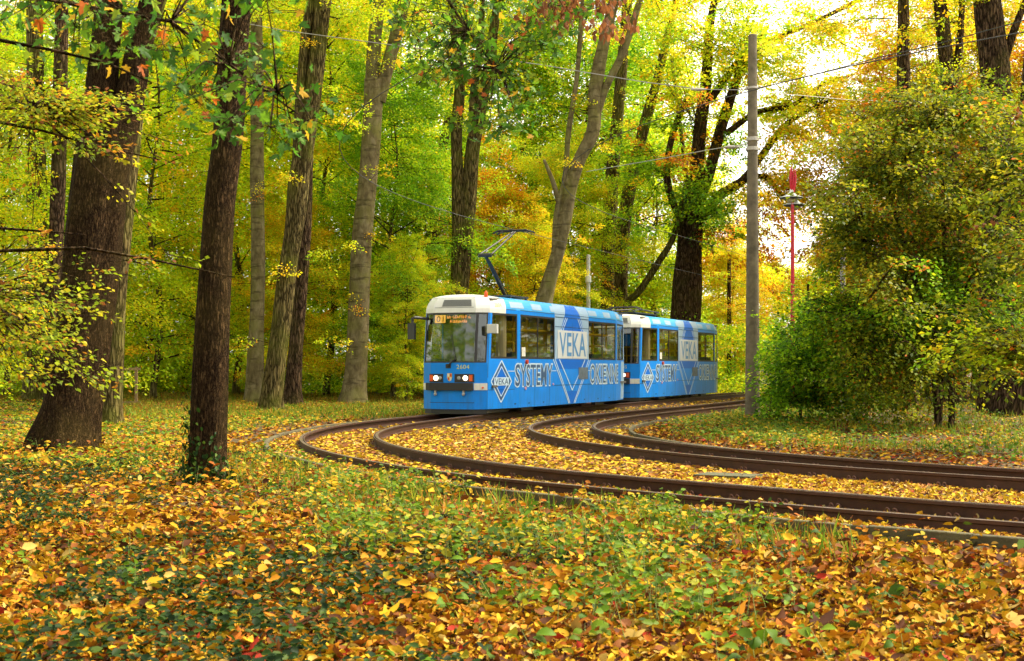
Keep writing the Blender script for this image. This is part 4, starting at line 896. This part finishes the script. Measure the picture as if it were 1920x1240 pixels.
# hornbeam boughs from the left
c = P(-330, HZ, 15.5); e = bough_thing('hornbeam_tree', 'near hornbeam boughs with small yellowing leaves hanging in from the left', 'tree', (c[0], 15.5, 0), [[[c[0], 15.5, -.4, .16], [c[0], 15.5, 0, .15], [c[0], 15.5, 4, .11], [c[0]+.1, 15.5, 8, .05]]])
lb, sb = LB(), SB()
PAL['hb'] = ([(.14, .20, .012), (.27, .34, .012), (.40, .36, .015), (.52, .42, .015), (.42, .18, .015), B1], [.26, .28, .22, .08, .10, .06])
cloud(15.5, [(-30, 545, 170, 600, 'hb', 14), (-30, 600, 130, 640, 'hb', 10), (30, 640, 200, 720, 'hb', 12), (-30, 690, 60, 720, 'hb', 4), (-20, 150, 250, 190, 'hb', 13), (20, 180, 290, 235, 'hb', 22), (150, 240, 290, 300, 'hb', 8), (-30, 90, 120, 150, 'hb', 6),
            (-30, 260, 60, 330, 'hb', 5), (60, 430, 130, 520, 'hb', 2), (-30, 300, 90, 520, 'hb', 7), (180, 470, 400, 530, 'hb', 3)], lb, sb, r_, [(-170, 200), (-170, 560), (-170, 400), (-170, 100), (-60, 210), (-60, 560), (60, 205)], nsp=4, L=.42, K=16, size=.062, dep=.7, o0=np.array([c[0], 15.5, 0]), tilt=.45, rad=.015)
for a in ([(-330, 230), (-60, 200), (60, 205), (200, 198), (270, 215)], [(-330, 250), (-20, 225), (80, 245), (150, 265), (300, 300)], [(-330, 500), (-40, 425), (60, 432), (160, 440)], [(-330, 590), (-60, 560), (40, 590), (110, 640), (150, 690)], [(-330, 480), (160, 465), (300, 490), (440, 520)]):
    q_ = np.array([P(x, y, 15.5) for x, y in a])-np.array([c[0], 15.5, 0])
    rr = np.linspace(.028, .007, len(q_)); sb.add(q_[:-1], q_[1:], rr[:-1], rr[1:])
finish(e, lb, sb)
# maple boughs near the camera
PAL['mp'] = ([(.045, .13, .010), (.075, .19, .012), (.13, .26, .014), (.24, .33, .02), (.62, .36, .02), (.48, .12, .015)], [.28, .30, .22, .11, .06, .03])
def maple(name, label, Dm, pxt, boxes, starts, bars, seed, size, keys=None):
    c = P(pxt, HZ, Dm); e = bough_thing(name, label, 'tree', (c[0], Dm, 0), [[[c[0], Dm, -.4, .2], [c[0], Dm, 0, .19], [c[0], Dm, 3, .15], [c[0]+.1, Dm, 7, .07]]])
    r_ = np.random.default_rng(seed); lb, sb = LB(), SB(); o0 = np.array([c[0], Dm, 0])
    for x0, y0, x1, y1, cnt in boxes:
        for k in range(cnt):
            D_ = Dm+r_.normal(0, .5); tip = P(r_.uniform(x0, x1), r_.uniform(y0, y1), D_)-o0
            st = np.array([P(x, y, Dm)-o0 for x, y in starts]); s0 = st[np.linalg.norm(st-tip, axis=1).argmin()]
            md = (s0+tip)/2+np.array([0, 0, .08]); sb.add([s0, md], [md, tip], [.008, .005], [.005, .003])
            nl = 8; pos = tip+r_.normal(0, 1, (nl, 3))*np.array([.13, .2, .08])*(size/.08)
            X = r_.normal(0, 1, (nl, 3)); X[:, 2] = -abs(X[:, 2])-.3; Z = np.array([0, -.5, .8])+r_.normal(0, .5, (nl, 3))
            T = MAPLES[r_.integers(3)]; sb.add(np.tile(tip, (nl, 1)), pos, .002, .0015)
            lb.add(T[0], T[1], pos, X, Z, size*r_.uniform(.75, 1.25, nl), pick('mp', nl, r_)*r_.uniform(.7, 1.2, (nl, 1)))
    if keys:
        for x0, y0, x1, y1, cnt in keys:
            for k in range(cnt):
                tip = P(r_.uniform(x0, x1), r_.uniform(y0, y1), Dm+r_.normal(0, .4))-o0; nl = 7
                pos = tip+r_.normal(0, .05, (nl, 3)); X = np.array([0, 0, -1.])+r_.normal(0, .25, (nl, 3)); lb.add(T_H[0], T_H[1], pos, X, r_.normal(0, 1, (nl, 3)), .085*np.ones(nl), np.array([[.22, .085, .03]])*r_.uniform(.7, 1.4, (nl, 1)))
    for a in bars:
        q_ = np.array([P(x, y, Dm) for x, y in a])-o0; rr = np.linspace(.022, .006, len(q_))*(Dm/9); sb.add(q_[:-1], q_[1:], rr[:-1], rr[1:])
    finish(e, lb, sb)
maple('maple_tree', 'dark green maple boughs with a few orange leaves close up at upper left', 8.6, -700,
      [(60, -20, 260, 60, 12), (230, 20, 420, 110, 11), (330, 80, 520, 190, 15), (410, 150, 540, 240, 12), (520, 190, 600, 260, 3), (100, 40, 230, 110, 5), (-20, -20, 80, 40, 4), (380, -30, 560, 50, 8)],
      [(150, 10), (320, 40), (430, 120), (520, 170), (60, -30)], [[(-700, -250), (-200, -60), (150, 10), (320, 40), (430, 120), (560, 215)], [(-700, 180), (-200, 40), (0, 75), (90, 92), (200, 118), (285, 155)]], 31, .078)
maple('maple_tree', 'dark green maple bough with brown seed bunches hanging at top centre', 14.2, -560,
      [(740, -20, 1000, 80, 34), (800, 60, 980, 170, 30), (870, 150, 990, 240, 18), (780, 80, 900, 160, 12), (990, -20, 1100, 50, 16), (960, 30, 1040, 120, 10)],
      [(800, -60), (900, -40), (1000, -60), (880, 60), (930, 130)], [[(-560, -500), (0, -300), (500, -200), (800, -60), (880, 60), (930, 130)], [(500, -200), (1000, -90), (1150, -20)]], 37, .085, keys=[(1000, 0, 1180, 60, 26), (980, -20, 1080, 30, 8)])
# ------------------------------------------------------------------ fallen leaves
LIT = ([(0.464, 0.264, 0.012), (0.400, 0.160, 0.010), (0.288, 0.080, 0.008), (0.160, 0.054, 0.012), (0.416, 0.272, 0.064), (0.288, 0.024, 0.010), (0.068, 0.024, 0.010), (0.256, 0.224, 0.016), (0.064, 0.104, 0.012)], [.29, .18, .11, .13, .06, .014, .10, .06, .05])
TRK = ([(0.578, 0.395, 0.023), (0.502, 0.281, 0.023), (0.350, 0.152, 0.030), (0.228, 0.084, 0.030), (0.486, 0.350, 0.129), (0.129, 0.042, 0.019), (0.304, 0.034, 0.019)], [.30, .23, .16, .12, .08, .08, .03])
r_ = np.random.default_rng(77)
def wedge(n, D0, D1, p=1.0, half=.39, xmax=1e9):
    if half == .39: half = .46; n = int(n*1.15)
    u = r_.random(n); D = (D0**(p+1)+u*(D1**(p+1)-D0**(p+1)))**(1/(p+1)); return D*r_.uniform(-half, half, n), D
def litter(lb, x, y, zt, T, size, pal, tilt, lift=.03, jit=.3, k=None):
    n = len(x); z = height(x, y, zt)+r_.random(n)*lift*(1+.9*np.clip(noise2(x, y, 3.2, 71), -1, 1.5))+.008
    a = r_.uniform(0, 6.28, n); X = np.c_[np.cos(a), np.sin(a), r_.normal(0, tilt*.5, n)]; Z = np.c_[r_.normal(0, tilt, n), r_.normal(0, tilt, n), np.ones(n)]
    col = pick(pal, n, r_)*r_.uniform(1-jit, 1+jit*.6, (n, 1)); w_ = np.array_split(r_.permutation(n), len(T))
    for ii, t in zip(w_, T): lb.add(t[0], t[1], np.c_[x, y, z][ii], X[ii], Z[ii], (size*r_.choice([.55, .75, .95, 1.1, 1.45], n)*r_.uniform(.85, 1.15, n))[ii], col[ii])
def onrail(s1, s2): return (r_.random(len(s1)) < .95) & (np.abs(np.abs(s1)-.7475) < .085) | (np.abs(np.abs(s2)-.7475) < .085) | (np.abs(s1+KO) < .05) | (np.abs(s2-1.62) < .05)
floor_lb, bed_lb = LB(), LB()
for (n, D0, D1, p, T, sz) in ((84000, 7.2, 16, .6, CURLS, .070), (64000, 14, 30, .6, [T_H], .078), (60000, 28, 75, .5, [T_Q], .12)):
    x, y = wedge(n, D0, D1, p); n = len(x); zt = zone(x, y); ok = zt[2] & ~onrail(zt[0], zt[1]); g = noise2(x, y, .55, 21)
    dk = -zt[0]-KO; keep = r_.random(n) > .30*(g > .25)
    ok &= keep; zz = tuple(a[ok] for a in zt); litter(floor_lb, x[ok], y[ok], zz, T, sz, LIT, .62 if D0 < 20 else .5, lift=.045)
    ml = r_.random(ok.sum()) < .035
    if D0 < 20: litter(floor_lb, x[ok][ml], y[ok][ml], tuple(a[ml] for a in zz), MAPLES, .12, LIT, .45, lift=.05)
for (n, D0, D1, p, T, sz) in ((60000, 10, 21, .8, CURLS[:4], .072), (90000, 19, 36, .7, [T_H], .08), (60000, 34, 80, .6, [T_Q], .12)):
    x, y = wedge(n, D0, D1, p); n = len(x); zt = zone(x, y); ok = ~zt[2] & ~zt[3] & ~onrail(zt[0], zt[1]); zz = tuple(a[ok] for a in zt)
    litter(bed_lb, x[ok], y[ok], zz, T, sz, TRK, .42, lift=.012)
    ok = zt[3] & ~onrail(zt[0], zt[1]) & (r_.random(n) < np.clip(1.1-(zt[1]-1.6)*.28, .25, 1)); zz = tuple(a[ok] for a in zt)
    litter(floor_lb, x[ok], y[ok], zz, T, sz, (LIT[0], [.14, .17, .18, .22, .06, .03, .12, .04, .04]), .5)
x, y = wedge(26000, 9, 30, .6); zt = zone(x, y); ok = zt[2] & (-zt[0]-KO < 7) & (r_.random(len(x)) < .5); zz = tuple(a[ok] for a in zt)
litter(floor_lb, x[ok], y[ok], zz, [T_H], .075, LIT, .7, lift=.24)
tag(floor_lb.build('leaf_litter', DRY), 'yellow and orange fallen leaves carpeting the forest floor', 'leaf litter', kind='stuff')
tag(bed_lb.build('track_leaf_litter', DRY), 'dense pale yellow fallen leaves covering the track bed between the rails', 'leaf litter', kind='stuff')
# ------------------------------------------------------------------ ivy, seedlings, grass
lb = LB()
x, y = wedge(90000, 7.2, 26, .7); zt = zone(x, y); m = zt[2] & (noise2(x, y, .9, 33)+.35*noise2(x, y, 4, 34)-np.clip((x-1.0)*.3, 0, 1.5) > .14); x, y = x[m], y[m]; n = len(x)
z = height(x, y, tuple(a[m] for a in zt))+r_.uniform(.03, .125, n); a = r_.uniform(0, 6.28, n)
IVY = ([(.009, .024, .005), (.016, .040, .006), (.03, .063, .009), (.06, .10, .012)], [.35, .35, .2, .1])
lb.add(T_H[0], T_H[1], np.c_[x, y, z], np.c_[np.cos(a), np.sin(a), r_.normal(0, .3, n)], np.c_[r_.normal(0, .5, n), r_.normal(-.15, .5, n), np.ones(n)], .06*r_.uniform(.6, 1.3, n), pick(IVY, n, r_))
tag(lb.build('ivy_cover', GREENS), 'dark green ivy creeping between the fallen leaves in the foreground', 'ivy', kind='stuff')
STEMM = solid('plant_stems', (.14, .17, .03), .6)
def plants(lb, sb, x, y, zt, hgt, nl, size, pal, tilt=.5, T=T_H):
    n = len(x); z0 = height(x, y, zt); h_ = hgt*r_.uniform(.5, 1.3, n); top = np.c_[x+r_.normal(0, .25, n)*h_, y+r_.normal(0, .25, n)*h_, z0+h_]
    if sb is not None: sb.add(np.c_[x, y, z0], top, .004, .002)
    t = r_.uniform(.35, 1.05, (n, nl, 1)); b = np.c_[x, y, z0][:, None]; p = b+(top[:, None]-b)*t; a = r_.uniform(0, 6.28, (n, nl)); rd = r_.uniform(.02, .10, (n, nl))*(hgt/.22)
    p[..., 0] += rd*np.cos(a); p[..., 1] += rd*np.sin(a)
    X = np.stack([np.cos(a), np.sin(a), r_.normal(.1, .35, (n, nl))], -1).reshape(-1, 3); N_ = n*nl; Z = np.c_[r_.normal(0, tilt, N_), r_.normal(-.2, tilt, N_), np.ones(N_)]
    base = pick(pal, n, r_)[:, None].repeat(nl, 1).reshape(-1, 3)*r_.uniform(.7, 1.3, (N_, 1))
    lb.add(T[0], T[1], p.reshape(-1, 3), X, Z, size*r_.uniform(.6, 1.3, N_), base)
SEED = ([(.045, .095, .007), (.085, .16, .009), (.14, .22, .011), (.28, .27, .015), (.45, .29, .015), (.30, .10, .012)], [.20, .27, .21, .13, .12, .07])
lb, sb = LB(), SB()
x, y = wedge(15000, 8, 26, .4); zt = zone(x, y); dk = -zt[0]-KO; px_ = PX+F*x/y
m = zt[2] & (r_.random(len(x)) < np.clip(np.where((px_ > 560) & (px_ < 1500), .98, .6)-dk*.15, .03, .95)*np.clip((1530-px_)/160, .03, 1)*(noise2(x, y, 1.3, 41) > .02)*np.where(px_ < 450, .35, 1))
plants(lb, sb, x[m], y[m], tuple(a[m] for a in zt), .29, 9, .066, SEED, tilt=.7)
x, y = wedge(500, 7.5, 13, .8); zt = zone(x, y); px_ = PX+F*x/y; m = zt[2] & (px_ > 750) & (px_ < 1700) & (r_.random(len(x)) < .13)
plants(lb, sb, x[m], y[m], tuple(a[m] for a in zt), .18, 6, .095, (SEED[0][:4], [.3, .4, .2, .1]), T=CURLS[3])
sd_lb = lb.build('seedlings', GREENS); tag(sd_lb, 'fresh green seedlings growing along the near kerb', 'seedlings', kind='stuff'); sb.lb.build('stems', STEMM, sd_lb)
lb = LB()
x, y = wedge(34000, 22, 75, .5, half=.40); zt = zone(x, y); m = zt[2] & (-zt[0] > 3.4) & (noise2(x, y, .5, 51) > -.45); plants(lb, None, x[m], y[m], tuple(a[m] for a in zt), .13, 4, .10, (SEED[0], [.10, .19, .21, .22, .18, .10]), T=T_Q)
x, y = wedge(46000, 18, 60, .3, half=.40); zt = zone(x, y); m = zt[3] & (zt[1] > 2.3+.5*noise2(x, y, 1.5, 52)) & (r_.random(len(x)) < np.where(PX+F*x/y > 1560, .18, .8)*np.clip((zt[1]-2)*.8, 0, 1)); plants(lb, None, x[m], y[m], tuple(a[m] for a in zt), .17, 5, .085, (SEED[0], [.18, .25, .22, .17, .12, .06]), T=T_Q)
tag(lb.build('ground_cover', GREENS), 'low green and yellow ground cover under the trees and on the bank', 'ground cover', kind='stuff')
lb = LB(); T_G = ([(0, .022, 0), (.5, .03, .04), (1, 0, .22), (.5, -.03, .04)], [(0, 1, 2, 3)])
def blades(x, y, zt, h_, pal, wd=1.0):
    n = len(x); z0 = height(x, y, zt); X = np.c_[r_.normal(0, .3, n), r_.normal(0, .3, n), np.ones(n)]; a = r_.uniform(0, 6.28, n)
    T = [(p[0], p[1]*wd, p[2]) for p in T_G[0]]; lb.add(T, T_G[1], np.c_[x, y, z0-.02], X, np.c_[np.cos(a), np.sin(a), np.zeros(n)], h_*r_.uniform(.5, 1.3, n), pick(pal, n, r_)*r_.uniform(.7, 1.25, (n, 1)))
GR = ([(.09, .17, .012), (.18, .26, .018), (.30, .29, .03), (.38, .20, .03), (.27, .11, .02)], [.25, .30, .2, .14, .11])
x, y = wedge(60000, 44, 76, .3, half=.30); zt = zone(x, y); m = zt[2] & (-zt[0] > 2.4) & (x < 1.5); y_ = y[m]; f_ = noise2(x[m], y_, .35, 61)+(y_-56)/14
i1 = f_ < 0; zz = tuple(a[m] for a in zt)
for ii, pal in ((i1, GR), (~i1, (GR[0], [.1, .16, .22, .28, .24]))): blades(x[m][ii], y_[ii], tuple(a[ii] for a in zz), .24, pal, 1.6)
x, y = wedge(22000, 11, 26, .5); zt = zone(x, y); dk = -zt[0]-KO; m = zt[2] & (dk < 1.8) & (noise2(x, y, 2.2, 63) > -.05) & (PX+F*x/y < 1620); blades(x[m], y[m], tuple(a[m] for a in zt), .30, GR, .9)
x, y = wedge(30000, 24, 52, .3); zt = zone(x, y); m = zt[3] & (zt[1] > 2.2) & (noise2(x, y, .8, 64) > -.1); blades(x[m], y[m], tuple(a[m] for a in zt), .22, GR, 1.6)
tag(lb.build('grass', GREENS), 'tufts of green and straw coloured grass beside the tracks', 'grass', kind='stuff')
# ivy round the foot of the nearest oak
oak2 = [o for o in bpy.data.objects if o.get('label', '').startswith('slender dark oak')][0]; lb = LB(); n = 560
a = r_.uniform(0, 6.28, n); hh = np.abs(r_.normal(0, .33, n))*(1+.7*np.cos(a-3.4)); hh = np.clip(hh, 0, 1.5); rr = .29+.30*np.exp(-hh*7)*r_.random(n)+r_.uniform(0, .05, n)
b0 = P(388, HZ, 19.7); cxp = (P(390, 830, 19.7)[0]-b0[0])
lb.add(T_H[0], T_H[1], np.c_[cxp+rr*np.cos(a), rr*np.sin(a), hh-.18], np.c_[r_.normal(0, .6, n), r_.normal(0, .6, n), -np.ones(n)], np.c_[np.cos(a), np.sin(a), .3+r_.normal(0, .3, n)], .07*r_.uniform(.6, 1.3, n), pick(IVY, n, r_)*1.5)
lb.build('ivy', GREENS, oak2)
# ------------------------------------------------------------------ poles, lamp, wires, small things
POLEM = solid('weathered_concrete_pole', (.145, .115, .072), .9, bump=.4, scale=22, var=.5); STEEL = solid('galvanised_bands', (.42, .38, .32), .5, .4); WIRE = solid('wire_strand', (.35, .33, .30), .5, .5); DWIRE = solid('dark_wire', (.03, .03, .03), .6)
REDP = solid('red_paint', (.55, .012, .03), .4); LWH = solid('lamp_white_enamel', (.72, .74, .74), .4); GPOLE = solid('grey_painted_pole', (.28, .26, .24), .7, var=.2); WPOLE = solid('white_painted_pole', (.42, .42, .38), .6, var=.3)
def pole(name, label, cat, x, D, ytop, wtop, wbot, m, group=None, z0=-.4):
    c = P(x, HZ, D); zt = P(x, ytop, D)[2]; e = empty(name, (c[0], D, 0)); tag(e, label, cat, group); mb = MB(); k = D/F/2
    mb.lathe([(wbot*k, z0), (wbot*k, 0), ((wbot*.5+wtop*.5)*k, zt*.5), (wtop*k, zt-.02), (wtop*k*.8, zt)], n=24); mb.build('pole', m, e, smooth=False); return e, zt
e, zt = pole('catenary_pole', 'tall grey concrete pole standing on the bank right of the tram', 'pole', 1411, 39.7, 65, 16, 28, POLEM)
for y, r0, hh in ((265, 20, .10), (283, 20.5, .10), (168, 18.5, .06)):
    mb = MB(); z = P(0, y, 39.7)[2]; k = 39.7/F/2; mb.lathe([(r0*k+.004, z), (r0*k+.02, z+.01), (r0*k+.02, z+hh), (r0*k, z+hh+.01)], n=24); mb.box(-.19, -.12, -.03, .03, z+.01, z+.07); mb.box(.12, .19, -.03, .03, z+.01, z+.07); mb.build('collar', STEEL, e)
mb = MB(); z = P(0, 520, 39.7)[2]; mb.lathe([(.155, z), (.158, z+.02), (.158, z+.16), (.15, z+.18)], n=24)
e, zt = pole('catenary_pole', 'thin dark brown post behind the rear end of the tram', 'pole', 1367, 86, 487, 7, 8.5, DARK, 'distant line posts')
e, zt = pole('catenary_pole', 'shorter far post carrying the small blue sign', 'pole', 1391, 100, 605, 5, 6, DARK, 'distant line posts')
c = P(1391, HZ, 100); mb = MB(); mb.box(-.38, -.10, -.16, -.13, 2.02, 2.44); sg = mb.build('sign_panel', solid('sign_blue', (.02, .06, .45), .4), e); mb = MB(); mb.box(-.28, -.20, -.166, -.162, 2.1, 2.36); mb.build('sign_mark', LWH, sg)
e, zt = pole('catenary_pole', 'slim grey pole half covered by the leafy bush', 'pole', 1580, 52, 370, 9, 11, GPOLE)
mb = MB(); z = P(0, 478, 52)[2]; mb.lathe([(.11, z), (.125, z+.01), (.125, z+.22), (.11, z+.24)], n=16); mb.build('collar', STEEL, e)
e, zt = pole('catenary_pole', 'very short-looking far post right of the red lamp mast', 'pole', 1515, 92, 532, 4.5, 5, DARK, 'distant line posts')
e, zt = pole('white_pole', 'white painted pole showing above the front tram roof', 'pole', 1103, 68, 478, 7, 9, WPOLE)
mb = MB(); z = P(0, 530, 68)[2]; mb.lathe([(.12, z), (.14, z+.01), (.14, z+.3), (.12, z+.31)], n=16); mb.build('collar', GREYW, e)
# red mast lamp
e, zt = pole('street_lamp', 'red lamp mast with pale saucer shades and a red spiky topper', 'street lamp', 1486, 50, 362, 6, 8.5, REDP)
k = 50/F
for dx, dy, y in ((0, 0, 371), (.17, .3, 383)):
    z = P(0, y, 50)[2]; mb = MB(); mb.lathe([(.045, z+.33), (.07, z+.20), (.20, z+.08), (.40, z+.015), (.40, z), (.33, z-.01), (.12, z-.02)], (dx-.04, dy, 0), 28); sh_ = mb.build('lamp_shade', LWH, e)
    mb = MB(); mb.lathe([(.385, z-.004), (.36, z-.035), (.17, z-.05)], (dx-.04, dy, 0), 28); rim_ = mb.build('shade_rim', DGREY, sh_)
    mb = MB(); mb.lathe([(.16, z-.04), (.15, z-.13), (.06, z-.18)], (dx-.04, dy, 0), 20); mb.build('diffuser', CREAM, sh_)
mb = MB(); rg = np.random.default_rng(3); z = P(0, 354, 50)[2]
for q in range(9):
    x0, y0 = rg.uniform(-.08, .08), rg.uniform(-.08, .08); hgt = rg.uniform(.45, .80)
    mb.tube([(x0*.4, y0*.4, z-.15), (x0, y0, z+.1), (x0*1.3+rg.normal(0, .015), y0*1.3, z+hgt*.6), (x0*.9, y0, z+hgt)], [.03, .042, .036, .012], 6)
    for s_ in range(4): zz = z+rg.uniform(.1, hgt); mb.tube([(x0, y0, zz), (x0+rg.normal(0, .06), y0+rg.normal(0, .06), zz+.06)], [.012, .005], 5)
mb.build('topper', REDP, e); mb = MB(); mb.tube([(0, 0, z-.3), (0, 0, z-.05)], .06, 10); mb.tube([(-.04, 0, zt-.2), (.13, .3, zt-.3)], .025, 6); mb.build('bracket', GREYW, e)
def wire(label, pts, r, m, name='overhead_wire', ins=None, group='wires over the tracks'):
    P3 = [P(*q_) if len(q_) == 3 and q_[1] > -400 and q_[2] > 5 else np.array(q_) for q_ in pts]
    mb = MB(); mb.tube(P3, r, 5); o = mb.build(name, m); tag(o, label, 'wire', group)
    if ins is not None:
        q_ = P(*ins); mb = MB(); mb.tube([q_+np.array([-.22, 0, .0]), q_+np.array([-.05, 0, 0]), q_+np.array([.05, 0, 0]), q_+np.array([.22, 0, .0])], [.02, .05, .05, .02], 8); mb.build('insulator', STEEL, o)
wire('pale span wire running left from high on the concrete pole', [(-200, -80, 52), (250, 5, 49.5), (530, 57, 47.5), (760, 88, 45.6), (1010, 121, 43.5), (1200, 153, 41.6), (1315, 168, 40.4), (1402, 169, 39.7)], .014, WIRE, ins=(1310, 168, 40.4))
wire('dark wire rising right from the concrete pole across the sky', [(1419, 166, 39.7), (1530, 139, 38), (1640, 110, 36), (1760, 82, 34), (1900, 44, 32), (2100, -15, 30)], .013, DWIRE)
wire('short pale wire tied to the lower collars of the concrete pole', [(1100, 322, 47), (1250, 296, 42), (1330, 281, 40.6), (1402, 270, 39.7)], .013, WIRE, ins=(1372, 276, 40))
wire('thin wire sagging right from the concrete pole towards the bush', [(1419, 172, 39.7), (1600, 188, 41), (1760, 192, 43), (1900, 188, 45)], .008, WIRE)
for L_, lab, z_ in ((T1, 'contact wire above the track the tram stands on', 5.86), (T2, 'contact wire above the inner track', 5.80)):
    K = resample(L_, 1.5); K = K[(K[:, 1] > 9)]; mb = MB(); mb.tube([(p[0], p[1], z_) for p in K], .009, 5); tag(mb.build('contact_wire', DWIRE), lab, 'wire', 'wires over the tracks')
WOOD = solid('weathered_wood', (.26, .17, .08), .85, bump=.3, var=.3)
c = P(240, 742, 56); e = empty('wooden_fence', (c[0], 56, height(np.array([c[0]]), np.array([56.]))[0])); tag(e, 'small rough wooden rail fence in the undergrowth between the two oaks', 'fence')
for dx in (-.35, .32): mb = MB(); mb.box(dx-.05, dx+.05, -.05, .05, -.3, 1.55); mb.build('post', WOOD, e)
for z in (1.42, .12): mb = MB(); mb.box(-.6, .5, -.08, -.05, z, z+.09); mb.build('rail', WOOD, e)
